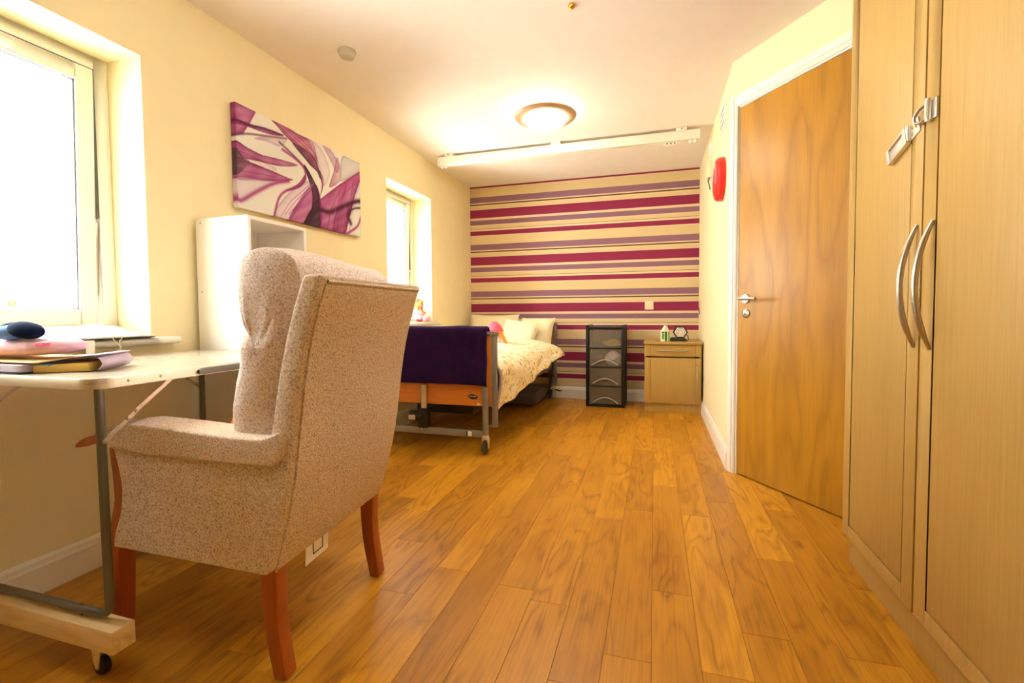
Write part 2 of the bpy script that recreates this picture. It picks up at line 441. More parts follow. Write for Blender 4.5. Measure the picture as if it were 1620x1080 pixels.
def smoky():
    m, nt, b = new_mat('smoky_clear_plastic')
    setin(b, Base_Color=(*lin('#8F8371'), 1), Roughness=.25, Alpha=.36); return m
M['smoky'] = smoky()
def glass():
    m, nt, b = new_mat('window_glass')
    tr = N(nt, 'ShaderNodeBsdfTransparent'); gl = N(nt, 'ShaderNodeBsdfGlossy'); gl.inputs['Roughness'].default_value = .02
    lw = N(nt, 'ShaderNodeLayerWeight'); lw.inputs[0].default_value = .15
    tr.inputs[0].default_value = (.97, .99, .97, 1)
    mx = N(nt, 'ShaderNodeMixShader'); L(nt, math_(nt, 'MULTIPLY', lw.outputs['Fresnel'], .6), mx.inputs[0]); L(nt, tr.outputs[0], mx.inputs[1]); L(nt, gl.outputs[0], mx.inputs[2])
    L(nt, mx.outputs[0], nt.nodes['Material Output'].inputs[0]); return m
M['glass'] = glass()

# ------------------------------------------------------------------ room shell
XL, XR, YB, ZC = -2.01, 0.425, 5.046, 2.349
YF, XA = -2.8, 1.33                      # wall behind the camera, wall behind the wardrobe
D = Vector((.57, -.8216, 0)).normalized() # along the angled door wall
NRM = Vector((.8216, .57, 0)).normalized()
C0 = Vector((XR, 2.985, 0)); WLEN = .98
C1 = C0 + D * WLEN
random.seed(4)

floor = struct(MB().box(XL - .05, XA + .05, YF - .05, YB + .05, -.06, -.004).build('floor', M['joint'], smooth=False), 'orange-brown oak plank floor')
joints = {-1: 1.285, -2: 2.146, -3: 1.465, -4: 1.518, -5: 2.027, -6: 1.563, -7: 1.38, -8: 1.715, 0: 1.631, 1: 1.291, 2: 1.484, 3: 1.951, 4: 1.453}
PW, PL = .1275, .995
plank_mesh = {}
def plank(x0, x1, y0, y1):
    key = (round(x1 - x0, 3), round(y1 - y0, 3))
    cx, cy = (x0 + x1) / 2, (y0 + y1) / 2
    if key in plank_mesh:
        o = bpy.data.objects.new('plank', plank_mesh[key]); COL.objects.link(o); o.parent = floor
    else:
        hx, hy = (x1 - x0) / 2 - .0004, (y1 - y0) / 2 - .0004; e = .0009
        mb = MB(); mb.add([(-hx, -hy, -.004), (hx, -hy, -.004), (hx, hy, -.004), (-hx, hy, -.004), (-hx, -hy, -.0007), (hx, -hy, -.0007), (hx, hy, -.0007), (-hx, hy, -.0007),
                           (-hx + e, -hy + e, 0), (hx - e, -hy + e, 0), (hx - e, hy - e, 0), (-hx + e, hy - e, 0)],
                          [(0, 1, 5, 4), (1, 2, 6, 5), (2, 3, 7, 6), (3, 0, 4, 7), (4, 5, 9, 8), (5, 6, 10, 9), (6, 7, 11, 10), (7, 4, 8, 11), (8, 9, 10, 11)])
        me = bpy.data.meshes.new('plank'); me.from_pydata(mb.v, [], mb.f); me.materials.append(M['plank']); plank_mesh[key] = me
        o = bpy.data.objects.new('plank', me); COL.objects.link(o); o.parent = floor
    o.location = Vector((cx, cy, 0)) - ORG[floor.name]
    return o
k = -16
while True:
    x0 = -.004 + PW * k; x1 = x0 + PW
    if x0 > XA: break
    if x1 > XL:
        yj = joints.get(k, random.uniform(1.2, 2.2))
        ymax = YB
        if x0 > XR - .02: ymax = C0.y - (x0 - XR) * .8216 / .57 + .06 if x0 < C1.x else C1.y
        ymax = max(ymax, C1.y)
        ys = [yj + PL * i for i in range(-6, 6)]
        for a in ys:
            ya, yb_ = max(a, YF), min(a + PL, ymax)
            if yb_ - ya > .02: plank(max(x0, XL), min(x1, XA), ya, yb_)
    k += 1

struct(MB().box(XL - .3, XA + .1, YF - .1, YB + .1, ZC, ZC + .08).build('ceiling', M['ceiling'], smooth=False), 'off-white painted ceiling')
W1 = (.45, 1.445, .852, 2.0); W2 = (3.285, 4.05, .852, 2.0)
mb = MB()
T0, T1 = XL - .30, XL
for y0, y1 in ((YF - .1, W1[0]), (W1[1], W2[0]), (W2[1], YB + .1)): mb.box(T0, T1, y0, y1, -.05, ZC + .02)
for W in (W1, W2):
    mb.box(T0, T1, W[0], W[1], -.05, W[2] - .03); mb.box(T0, T1, W[0], W[1], W[3], ZC + .02)
struct(mb.build('wall_left', M['wall'], smooth=False), 'cream painted wall with two recessed windows')
struct(MB().box(XL - .02, XR + .1, YB, YB + .1, -.05, ZC + .02).build('wall_back', M['wallpaper'], smooth=False), 'feature wall papered in purple, lilac and cream stripes')
struct(MB().box(XR, XR + .1, C0.y, YB + .02, -.05, ZC + .02).build('wall_right', M['wall'], smooth=False), 'cream painted wall by the bedside cabinet')
struct(MB().box(XL - .1, XA + .1, YF - .1, YF, -.05, ZC + .02).build('wall_front', M['wall'], smooth=False), 'cream wall behind the viewer')
struct(MB().box(XA, XA + .1, YF - .1, C1.y + .1, -.05, ZC + .02).build('wall_alcove', M['wall'], smooth=False), 'cream wall behind the wardrobe')
struct(MB().box(C1.x - .02, XA + .1, C1.y, C1.y + .1, -.05, ZC + .02).build('wall_alcove_end', M['wall'], smooth=False), 'cream wall at the end of the wardrobe alcove')
ANG = math.atan2(D.y, D.x)
# angled wall + door in local coords: x along the wall, y away from the room, z up
DS, DW, DH = .056, .84, 2.072
wa = MB(); wa.box(-.005, DS - .03, 0, .11, -.05, ZC + .02); wa.box(DS + DW + .03, WLEN + .05, 0, .11, -.05, ZC + .02); wa.box(DS - .03, DS + DW + .03, 0, .11, DH + .03, ZC + .02); wa.box(DS - .05, DS + DW + .05, .105, .13, -.05, DH + .05)  # last box: added unseen blocker, keeps sky light out of the door gap
o = wa.build('wall_angled', M['wall'], smooth=False)
def place_angled(o): 
    c = o.location.copy(); o.rotation_euler = (0, 0, ANG); o.location = C0 + D * c.x + NRM * c.y + Vector((0, 0, c.z))
place_angled(o); struct(o, 'angled cream wall that holds the oak door')
door = sempty('door_1', C0, (0, 0, ANG), 'oak veneer door in a white frame')
MB().box(DS, DS + DW, .001, .045, .008, DH).build('door_leaf', M['door'], door, bevel=.002)
fr = MB(); fr.box(DS - .032, DS - .003, -.001, .10, 0, DH + .032); fr.box(DS + DW + .003, DS + DW + .032, -.001, .10, 0, DH + .032); fr.box(DS - .003, DS + DW + .003, -.001, .10, DH + .003, DH + .032)
fr.build('door_frame', M['white_gloss'], door, bevel=.002)
for nm, (x0, x1, z0, z1) in dict(a=(DS - .066, DS - .012, 0, DH + .075), b=(DS + DW + .012, DS + DW + .066, 0, DH + .075), c=(DS - .012, DS + DW + .012, DH + .012, DH + .075)).items():
    a = MB(); a.box(x0, x1, -.009, 0, z0, z1)
    if nm == 'c':
        a.box(x0, x1, -.014, -.008, z0 + .022, z1 - .012); a.box(x0, x1, -.012, -.008, z0 + .006, z0 + .016)
    elif nm == 'a':
        a.box(x0 + .010, x1 - .022, -.014, -.008, z0, z1 - .012); a.box(x1 - .016, x1 - .006, -.012, -.008, z0, z1 - .055)
    a.build('architrave', M['white_gloss'], door, bevel=.002)
hb = MB(); hb.lathe([(.0, -.010), (.024, -.010), (.026, -.006), (.026, .0)], (.112, .001, 1.006), 24, 'Y'); rose = hb.build('handle_rose', M['steel'], door)
hv = MB(); hv.tube(catmull([(.112, -.003, 1.006), (.112, -.042, 1.006), (.118, -.056, 1.006), (.140, -.062, 1.007), (.232, -.058, 1.004)], 5), .0092, 12); hv.build('lever_handle', M['steel'], door)
kb = MB(); kb.lathe([(.0, -.009), (.020, -.009), (.0255, -.005), (.0255, .0)], (.113, .001, .924), 24, 'Y'); kp = kb.build('lock_rose', M['steel'], door)
MB().box(.1105, .1155, -.0095, -.007, .917, .931).build('keyhole', M['black'], door)
# skirting boards
SK = [(0, 0), (.018, 0), (.018, .092), (.014, .100), (.013, .112), (.006, .122), (0, .123)]
struct(MB().prism([(XL + p, z) for p, z in SK], 'Y', YF, YB).build('baseboard_left', M['white_gloss'], angle=25), 'white moulded skirting along the window wall')
struct(MB().prism([(YB - p, z) for p, z in SK], 'X', XL, XR).build('baseboard_back', M['white_gloss'], angle=25), 'white moulded skirting under the striped wallpaper')
struct(MB().prism([(XR - p, z) for p, z in SK], 'Y', C0.y + .012, YB).build('baseboard_right', M['white_gloss'], angle=25), 'white moulded skirting beside the bedside cabinet')

# ------------------------------------------------------------------ windows
def window(name, W, label, sash_open, mull=None):
    y0, y1, z0, z1 = W
    root = sempty(name, (XL - .2, (y0 + y1) / 2, z0), None, label)
    xf, xb = XL - .19, XL - .255
    zb = z0 + .0
    f = MB(); t = .052
    f.box(xb, xf, y0, y0 + t, zb, z1); f.box(xb, xf, y1 - t, y1, zb, z1); f.box(xb, xf, y0 + t, y1 - t, zb, zb + t); f.box(xb, xf, y0 + t, y1 - t, z1 - t, z1)
    f.build('window_frame', M['upvc'], root, bevel=.004)
    spans = [(y0 + t, y1 - t)] if not mull else [(y0 + t, mull - .03), (mull + .03, y1 - t)]
    if mull: MB().box(xb, xf, mull - .03, mull + .03, zb + t, z1 - t).build('mullion', M['upvc'], root, bevel=.004)
    for a, b in spans:
        # top-hung sash, pushed a little outwards at the bottom
        s0, s1 = zb + t + .003, z1 - t - .004; a2, b2 = a + .004, b - .005
        pv = Vector((xf - .005, 0, s1)); an = math.radians(sash_open)
        def warp(p, pv=pv, an=an):
            q = Vector(p) - pv; c, s = math.cos(an), math.sin(an)
            return pv + Vector((q.x * c + q.z * s, q.y, -q.x * s + q.z * c))
        st = .062
        s = MB(); s.warp = warp
        xs0, xs1 = xf - .045, xf + .004
        s.box(xs0, xs1, a2, a2 + st, s0, s1); s.box(xs0, xs1, b2 - st, b2, s0, s1); s.box(xs0, xs1, a2 + st, b2 - st, s0, s0 + st); s.box(xs0, xs1, a2 + st, b2 - st, s1 - st, s1)
        so = s.build('sash', M['upvc'], root, bevel=.005)
        g = MB(); g.warp = warp; e = .003
        for bx in ((a2 + st - .001, a2 + st + e, s0 + st, s1 - st), (b2 - st - e, b2 - st + .001, s0 + st, s1 - st), (a2 + st, b2 - st, s0 + st - .001, s0 + st + e), (a2 + st, b2 - st, s1 - st - e, s1 - st + .001)):
            g.box(xs0 + .012, xs1 - .014, bx[0], bx[1], bx[2], bx[3])
        g.build('glazing_gasket', M['gasket'], so)
        p = MB(); p.warp = warp; p.box(xs0 + .016, xs0 + .022, a2 + st, b2 - st, s0 + st, s1 - st); p.build('pane', M['glass'], so, smooth=False)
        v = MB(); v.warp = warp; vm = (a2 + b2) / 2; v.box(xs1 - .001, xs1 + .012, vm - .19, vm + .19, s1 - .050, s1 - .022); v.box(xs1 + .011, xs1 + .016, vm - .17, vm + .17, s1 - .046, s1 - .040)
        v.build('trickle_vent', M['upvc'], so, bevel=.003)
        gb = MB(); zm = s0 + (s1 - s0) * .42; gb.box(xf - .02, xf - .002, b - .005, b, zm, s1 + .004); gb.box(xf - .02, xf - .002, a, a + .004, zm, s1 + .004); gb.box(xf - .02, xf - .002, a, b, s1, s1 + .004); gb.build('frame_seal', M['gasket'], root)
        st_ = MB(); st_.warp = None
        st_.tube([(xf - .012, b + .001, s0 + .42), (xf - .03, b - .006, s0 + .12)], .006, 8); st_.build('friction_stay', M['steel'], root)
    # sill board with rounded nose and horns
    sl = MB(); sl.prism([(XL - .19, z0 - .03), (XL + .035, z0 - .03), (XL + .046, z0 - .022), (XL + .048, z0 - .012), (XL + .042, z0 - .003), (XL + .03, z0), (XL - .19, z0)], 'Y', y0 + .001, y1 - .001)
    sl.prism([(XL + .0, z0 - .03), (XL + .035, z0 - .03), (XL + .046, z0 - .022), (XL + .048, z0 - .012), (XL + .042, z0 - .003), (XL + .03, z0), (XL + .0, z0)], 'Y', y0 - .10, y1 + .095)
    sl.build('window_sill', M['white_gloss'], root, angle=50)
    return root
win1 = window('window_1', W1, 'large white window beside the folding table', 1.6)
# small yellow-ringed sticker on the big pane
st = MB(); st.lathe([(.006, 0), (.0125, 0), (.0125, .0012), (.006, .0012), (.006, 0)], (XL - .222, 1.115, .99), 20, 'X'); st.build('ring_sticker', plain('yellow_sticker', '#D8C95A', .6), win1)
win2 = window('window_2', W2, 'narrow white window above the bed', 1.6)

# ------------------------------------------------------------------ ceiling fittings
def ceiling_lamp(spec, label):
    (x, y), power, colour = spec
    t = thing('ceiling_light', label, 'light', (x, y, ZC), 'round ceiling lights')
    MB().lathe([(.0, 0), (.145, 0), (.145, -.012), (.0, -.012)], (x, y, ZC), 32).build('ceiling_plate', M['white_gloss'], t)
    b = MB(); pr = [(.135, -.012), (.145, -.03), (.151, -.062)]
    for i in range(9):
        a = math.radians(90 * i / 8); pr.append((.152 * math.cos(a), -.070 - .080 * math.sin(a)))
    pr = [(r_, z_ + (.018 if z_ < -.02 else 0)) for r_, z_ in pr]; b.lathe(pr, (x, y, ZC), 48); b.build('glass_bowl', emis('lit_glass_bowl', colour, power), t)
    r = MB(); r.lathe([(.149, -.074), (.154, -.082), (.200, -.078), (.213, -.068), (.217, -.060), (.213, -.055), (.156, -.064), (.149, -.074)], (x, y, ZC + .018), 56); r.build('trim_ring', M['gold_ring'], t)
    return t
ceiling_lamp(LAMP_FAR, 'lit round ceiling lamp with glass bowl and gold ring, before the white ceiling rail')
ceiling_lamp(LAMP_FILL, 'added round ceiling lamp out of view, fill light for the near end of the room')  # added lamp, stands in for light bounced off the near ceiling
sd = MB(); sd.lathe([(.0, -.038), (.024, -.038), (.036, -.034), (.041, -.026), (.043, -.010), (.047, -.008), (.047, 0), (0, 0)], (-1.585, 2.225, ZC), 32)
tag(sd.build('smoke_detector', plain('aged_plastic', '#BDB096', .5)), 'small round white smoke detector on the ceiling above the armchair', 'detector')
am = MB(); am.ball((-.368, 2.205, ZC - .006), (.017, .017, .015), 16, 8); tag(am.build('ceiling_sensor', M['brass']), 'tiny amber dome sensor on the ceiling at the top edge', 'sensor')

# overhead rail
rail = thing('ceiling_rail', 'long white track rail hung under the ceiling before the striped wall', 'rail', (-.77, 3.95, ZC))
rb = MB(); rb.prism([(3.915, 2.256), (3.915, 2.328), (3.985, 2.328), (3.985, 2.256), (3.962, 2.256), (3.962, 2.262), (3.938, 2.262), (3.938, 2.256)], 'X', -1.862, .325)
rb.build('track', M['white_gloss'], rail, bevel=.003)
for bx in (-1.755, -.79, .195):
    br = MB(); br.box(bx - .04, bx + .04, 3.905, 3.995, 2.325, ZC); br.box(bx - .03, bx + .03, 3.897, 3.907, 2.316, 2.345); bo = br.build('bracket', M['white_gloss'], rail, bevel=.003)
    s = MB(); s.cyl((bx, 3.892, 2.333), (bx, 3.899, 2.333), .006, 10); s.build('screw', M['steel'], bo)
for ex in (-1.862, .325):
    s_ = 1 if ex < 0 else -1
    MB().box(ex - .004, ex + .004, 3.912, 3.988, 2.250, 2.330).build('end_cap', M['white_gloss'], rail, bevel=.003)
    for q in (.03, .065):
        MB().ball((ex + s_ * q, 3.935, 2.244), (.014, .014, .016), 14, 8).build('roller', M['upvc'], rail)
tr = MB(); tr.prism([(.075, 2.254), (.06, 2.238), (.085, 2.228), (.15, 2.228), (.175, 2.238), (.16, 2.254)], 'Y', 3.925, 3.975); to = tr.build('trolley', M['white_gloss'], rail, bevel=.003)
for q in (.09, .118, .146): MB().cyl((q, 3.921, 2.240), (q, 3.927, 2.240), .006, 10).build('trolley_bolt', M['darkgrey'], to)

# ------------------------------------------------------------------ wall fittings
al = thing('fire_alarm', 'round red fire alarm sounder on the wall left of the door', 'alarm', (XR, 3.36, 1.79))
b = MB(); b.lathe([(0, -.055), (.10, -.055), (.125, -.048), (.137, -.034), (.140, -.012), (.139, 0), (0, 0)], (XR, 3.36, 1.79), 48, 'X'); b.build('sounder', M['red'], al, angle=30)
mk = MB(); random.seed(2)
for i in range(13):
    a = math.radians(200 - i * 15); r = .088 + .012 * (i % 2)
    cy, cz = 3.36 + math.cos(a) * r * .9, 1.79 + math.sin(a) * r
    mk.box(XR - .0562, XR - .0548, cy - .006, cy + .006, cz - .010, cz + .009)
mk.build('lettering', M['white_print'], al, smooth=False)
m2 = MB(); m2.box(XR - .0562, XR - .0548, 3.30, 3.42, 1.80, 1.825); m2.box(XR - .0562, XR - .0548, 3.32, 3.40, 1.765, 1.785); m2.build('printed_panel', plain('mauve_print', '#9A6A86', .5), al, smooth=False)
jb = thing('junction_box', 'small cream junction box with cable above the red fire alarm', 'wall box', (XR, 4.05, 2.0))
MB().box(XR - .035, XR, 3.99, 4.07, 1.975, 2.085).build('cover', M['plastic_cream'], jb, bevel=.006)
c = MB(); c.tube(catmull([(XR - .018, 4.03, 1.977), (XR - .02, 4.035, 1.94), (XR - .012, 4.06, 1.925), (XR - .006, 4.08, 1.90)], 5), .005, 8); c.tube(catmull([(XR - .018, 4.01, 1.977), (XR - .03, 4.0, 1.95), (XR - .02, 4.04, 1.93)], 5), .004, 8); c.build('cable', M['greymetal'], jb)
vp = thing('wall_vent', 'white slotted vent plate high on the wall by the door frame', 'vent', (XR, 3.36, 2.19))
MB().box(XR - .009, XR, 3.26, 3.46, 2.115, 2.255).build('plate', M['upvc'], vp, bevel=.003)
for q in range(3): MB().box(XR - .0105, XR - .008, 3.28, 3.44, 2.135 + q * .042, 2.143 + q * .042).build('slot', M['gasket'], vp, smooth=False)
cw = thing('cable_clip_box', 'little white box on the wall above the junction box', 'wall box', (XR, 3.98, 2.18))
MB().box(XR - .022, XR, 3.95, 4.02, 2.135, 2.235).build('cover', M['upvc'], cw, bevel=.005)
MB().tube([(XR - .006, 3.985, 2.137), (XR - .006, 4.02, 2.083)], .003, 6).build('cable', M['plastic_cream'], cw)
so = thing('wall_plate', 'square cream blank plate on the striped wall above the drawers', 'wall plate', (-.05, YB, .995))
MB().box(-.094, -.008, YB - .009, YB, .951, 1.037).build('plate', M['plastic_cream'], so, bevel=.004)
MB().box(-.070, -.032, YB - .013, YB - .008, .978, 1.010).build('rocker', M['plastic_cream'], so, bevel=.002)
cp = thing('call_point', 'slim cream call plate on the side wall above the bedside cabinet', 'wall plate', (XR, 4.80, .98))
MB().box(XR - .012, XR, 4.79, 4.875, .935, 1.03).build('plate', M['plastic_cream'], cp, bevel=.003)
MB().tube(catmull([(XR - .012, 4.80, .955), (XR - .022, 4.79, .950), (XR - .012, 4.785, .90)], 5), .004, 8).build('cord', M['rubber'], cp)

# ------------------------------------------------------------------ wardrobe
wd = thing('wardrobe', 'tall pale oak wardrobe with two doors and bow handles', 'wardrobe', (1.0, 1.52, 0))
WX, WY0, WY1, WZ = .68, 1.02, 2.025, 2.27
cc_ = MB()
for a, b_ in ((WY0 + .002, WY0 + .020), (WY1 - .020, WY1 - .002)): cc_.box(WX + .022, XA - .02, a, b_, .108, WZ)
cc_.box(WX + .022, XA - .02, WY0 + .02, WY1 - .02, WZ - .018, WZ); cc_.box(WX + .022, XA - .02, WY0 + .02, WY1 - .02, .108, .126); cc_.box(XA - .03, XA - .02, WY0 + .02, WY1 - .02, .126, WZ - .018)
cc_.build('carcass', M['ward'], wd)
MB().box(WX + .024, XA - .02, WY0 + .002, WY1 - .002, 0, .106).build('plinth', M['ward'], wd, bevel=.001)
def bow_handle(mb, p0, p1, out, r=.0075):
    p0, p1, out = Vector(p0), Vector(p1), Vector(out); pts = []
    for i in range(25):
        t = i / 24; pts.append(p0.lerp(p1, t) + out * (4 * t * (1 - t)))
    rs = [r * (.55 + .45 * min(1, min(i, 24 - i) / 4)) for i in range(25)]
    mb.tube(pts, rs, 12)
for (a, b_, hy) in ((1.5265, WY1, 1.545), (WY0, 1.5180, 1.467)):
    d = MB(); z0, z1 = .112, WZ - .002; s = .058; g = .005; zb = .046
    d.box(WX + .007, WX + .020, a, b_, z0, z1)
    d.box(WX, WX + .009, a, a + s, z0, z1); d.box(WX, WX + .009, b_ - s, b_, z0, z1)
    d.box(WX, WX + .009, a + s, b_ - s, z0, z0 + zb); d.box(WX, WX + .009, a + s, b_ - s, z1 - zb, z1)
    dd = d.build('door', M['ward'], wd, bevel=.0012)
    MB().box(WX, WX + .009, a + s + g, b_ - s - g, z0 + zb + g, z1 - zb - g).build('panel', M['ward'], dd, bevel=.003)
    h = MB(); bow_handle(h, (WX - .002, hy, .842), (WX - .002, hy, 1.172), (-.036, 0, 0)); h.build('handle', M['steel'], dd)
# hasp and padlock staple across the two doors
hp = bpy.data.objects.new('hasp', None); COL.objects.link(hp); hp.parent = wd
HL = Vector((WX, 1.60, 1.43)); hp.location = HL - ORG[wd.name]; ORG[hp.name] = HL
hp['label'] = 'bright zinc hasp and staple screwed across the doors'
# hanging strap: runs from the staple side down to the left
def hb_(y0, z0, y1, z1, wd_, x0, x1):
    a, c = Vector((0, y0, z0)), Vector((0, y1, z1)); t = (c - a).normalized(); n_ = Vector((0, -t.z, t.y)) * wd_ / 2
    q = [a + n_, a - n_, c - n_, c + n_]
    return [(x0, p.y, p.z) for p in q], [(x1, p.y, p.z) for p in q]
m_ = MB(); m_.hexa(*hb_(1.695, 1.395, 1.592, 1.428, .042, WX - .010, WX - .007)); m_.hexa(*hb_(1.697, 1.394, 1.684, 1.398, .044, WX - .016, WX - .001)); m_.hexa(*hb_(1.606, 1.424, 1.590, 1.429, .044, WX - .016, WX - .001))
for e in (-.021, .021):
    dy, dz = (1.592 - 1.695), (1.428 - 1.395); l = math.hypot(dy, dz); ny, nz = -dz / l * e, dy / l * e
    m_.hexa(*hb_(1.695 + ny, 1.395 + nz, 1.592 + ny, 1.428 + nz, .004, WX - .015, WX - .001))
m_.build('strap', M['chrome'], hp, bevel=.001)
m_ = MB(); m_.hexa(*hb_(1.588, 1.430, 1.545, 1.444, .042, WX - .004, WX)); m_.cyl((WX - .008, 1.588, 1.409), (WX - .008, 1.592, 1.452), .006, 10); m_.build('hinge_plate', M['chrome'], hp, bevel=.001)
for sy, sz in ((1.575, 1.442), (1.575, 1.424), (1.556, 1.440)): MB().lathe([(0, -.003), (.003, -.003), (.0055, 0)], (WX - .003, sy, sz), 10, 'X').build('screw', M['brass'], hp)
m_ = MB(); m_.tube(catmull([(WX - .010, 1.488, 1.474), (WX - .010, 1.525, 1.474), (WX - .012, 1.548, 1.462), (WX - .012, 1.548, 1.446), (WX - .010, 1.525, 1.437), (WX - .010, 1.488, 1.437)], 6), .0045, 10); m_.build('shackle', M['steel'], hp)
m_ = MB(); m_.box(WX - .004, WX, 1.462, 1.498, 1.430, 1.480); m_.box(WX - .018, WX - .002, 1.480, 1.489, 1.432, 1.478); m_.cyl((WX - .012, 1.484, 1.426), (WX - .012, 1.484, 1.484), .006, 12); m_.build('staple', M['chrome'], hp, bevel=.001)

# ------------------------------------------------------------------ bedside cabinet
bc = thing('bedside_cabinet', 'pale oak bedside cabinet with one drawer and one door', 'cabinet', (.16, 4.75, 0))
BX0, BX1, BF, BB = -.085, .408, 4.515, YB - .022
MB().box(BX0 - .008, BX1 + .004, BF - .022, BB, .630, .655).build('top', M['ward'], bc, bevel=.006, seg=3)
cc_ = MB(); cc_.box(BX0, BX0 + .018, BF + .020, BB, .080, .630); cc_.box(BX1 - .018, BX1, BF + .020, BB, .080, .630); cc_.box(BX0 + .018, BX1 - .018, BB - .012, BB, .080, .630); cc_.box(BX0 + .018, BX1 - .018, BF + .022, BB - .012, .080, .098); cc_.build('carcass', M['ward'], bc)
MB().box(BX0 + .001, BX1 - .001, BF + .022, BB, 0, .080).build('plinth', M['ward'], bc, bevel=.001)
for nm, z0, z1 in (('drawer', .522, .627), ('door', .090, .508)):
    d = MB(); s = .05; g = .005
    d.box(BX0 + .001, BX1 - .001, BF + .006, BF + .019, z0, z1)
    d.box(BX0 + .001, BX0 + s, BF, BF + .008, z0, z1); d.box(BX1 - s, BX1 - .001, BF, BF + .008, z0, z1); d.box(BX0 + s + g, BX1 - s - g, BF, BF + .008, z0, z1)
    dd = d.build(nm, M['ward'], bc, bevel=.001)
    h = MB()
    if nm == 'drawer': bow_handle(h, (.022, BF - .001, .575), (.300, BF - .001, .575), (0, -.024, 0), .0055)
    else: bow_handle(h, (BX1 - .036, BF - .001, .405), (BX1 - .036, BF - .001, .175), (0, -.024, 0), .0055)
    h.build('handle', M['steel'], dd)
    if nm == 'door': MB().lathe([(0, -.005), (.008, -.005), (.010, 0)], (BX1 - .036, BF, .452), 16, 'Y').build('lock', M['steel'], dd)
# tissue box
tb = thing('tissue_box', 'small green and white cube tissue box on the bedside cabinet', 'tissue box', (.105, 4.62, .655))
x0, x1, y0, y1, z0, z1 = .058, .138, 4.59, 4.67, .655, .748
MB().box(x0, x1, y0, y1, z0, z1).build('box', M['white_print'], tb, bevel=.002)
def panel_on(y, a, b_, c_, d_, m, par, nm): MB().box(a, b_, y - .0012, y, c_, d_).build(nm, m, par, smooth=False)
panel_on(y0, x0 + .010, x0 + .033, z0 + .018, z1 - .022, M['green1'], tb, 'leaf_print'); panel_on(y0, x0 + .038, x0 + .056, z0 + .002, z1 - .003, M['green2'], tb, 'dark_stripe'); panel_on(y0, x0 + .066, x1 - .001, z0 + .004, z1 - .006, M['green1'], tb, 'leaf_stripe'); panel_on(y0, x0 + .008, x0 + .034, z1 - .018, z1 - .004, M['green2'], tb, 'top_print')
random.seed(7)
# the lump() helper is defined with the drawer contents below
TISSUE_PARENT = tb
# hexagonal clock
hx = thing('desk_clock', 'black hexagonal clock with white face beside the tissue box', 'clock', (.235, 4.63, .655))
cz, cyy = .738, 4.62
def hexpts(r, cx=.232): return [(cx + r * math.cos(math.radians(60 * i)), cz + r * .93 * math.sin(math.radians(60 * i))) for i in range(6)]
MB().prism(hexpts(.067), 'Y', cyy, cyy + .045).build('case', M['black'], hx, bevel=.004)
MB().prism(hexpts(.053), 'Y', cyy - .003, cyy + .002).build('face', M['white_print'], hx, bevel=.001)
MB().lathe([(.034, -.006), (.038, -.007), (.040, -.003)], (.232, cyy, cz), 32, 'Y').build('dial_ring', M['steel'], hx)
MB().lathe([(0, -.0045), (.034, -.0045), (.034, -.003)], (.232, cyy, cz), 32, 'Y').build('dial', M['paper'], hx)
for i in range(12):
    a = math.radians(30 * i); s_, c_ = math.sin(a), math.cos(a)
    p = MB(); p.bar([(.232 + .012 * c_, cyy - .0055, cz + .012 * s_), (.232 + .029 * c_, cyy - .0055, cz + .029 * s_)], .0015, .0035, (0, 1, 0)); p.build('dial_mark', M['gold_ring'], hx)
b = MB(); b.prism([(.14, .655), (.285, .655), (.288, .670), (.27, .684), (.16, .690), (.142, .680)], 'Y', cyy - .01, cyy + .07); b.build('base', M['black'], hx, bevel=.005)
MB().tube(catmull([(.295, cyy + .01, .715), (.302, cyy, .68), (.29, cyy - .005, .662), (.26, cyy - .012, .660)], 6), .004, 8).build('cable', M['black'], hx)

# ------------------------------------------------------------------ drawer tower
dt = thing('drawer_tower', 'black plastic drawer tower with four smoky drawers by the striped wall', 'drawers', (-.46, 4.8, 0))
TX0, TX1, TF, TB = -.645, -.268, 4.645, 4.985
f = MB()
for x in (TX0, TX1 - .034):
    f.box(x, x + .034, TF, TF + .03, 0, .785); f.box(x, x + .034, TB - .03, TB, 0, .785); f.box(x + .012, x + .022, TF + .03, TB - .03, 0, .785)
f.build('frame', M['black'], dt, bevel=.004)
t = MB(); t.box(TX0, TX1, TF - .004, TB, .762, .785); t.box(TX0, TX0 + .03, TF - .004, TB, .78, .802); t.box(TX1 - .03, TX1, TF - .004, TB, .78, .802); t.build('top', M['black'], dt, bevel=.005)
MB().box(TX0, TX1, TF - .002, TB, 0, .022).build('base', M['black'], dt, bevel=.004)
MB().box(TX0 + .034, TX1 - .034, TB - .008, TB - .004, .02, .76).build('back_panel', M['smoky'], dt, smooth=False)
DZ = [.028, .213, .398, .583]
M['arch'] = plain('pale_drawer_grip', '#B9AB98', .4)
for i, z in enumerate(DZ):
    xa, xb, za, zb = TX0 + .037, TX1 - .037, z, z + .170
    d = MB(); d.box(xa, xb, TF + .004, TF + .008, za, zb); d.box(xa, xa + .003, TF + .008, TB - .02, za, zb - .02); d.box(xb - .003, xb, TF + .008, TB - .02, za, zb - .02); d.box(xa, xb, TF + .008, TB - .02, za, za + .003); d.box(xa, xb, TB - .022, TB - .02, za, zb - .02)
    dd = d.build('drawer', M['smoky'], dt, smooth=False)
    if i < 3:
        MB().box(xa - .003, xb + .003, TF - .002, TF + .010, zb + .002, zb + .014).build('crossbar', M['black'], dt, bevel=.003)
        a = MB(); pts = []
        for q in range(17):
            s = q / 16; pts.append((xa + .03 + (xb - xa - .06) * s, TF - .004, za + .014 + .052 * math.sin(math.pi * s)))
        a.tube(catmull(pts, 2), .0055, 8); a.build('grip', M['arch'], dd)
random.seed(11)
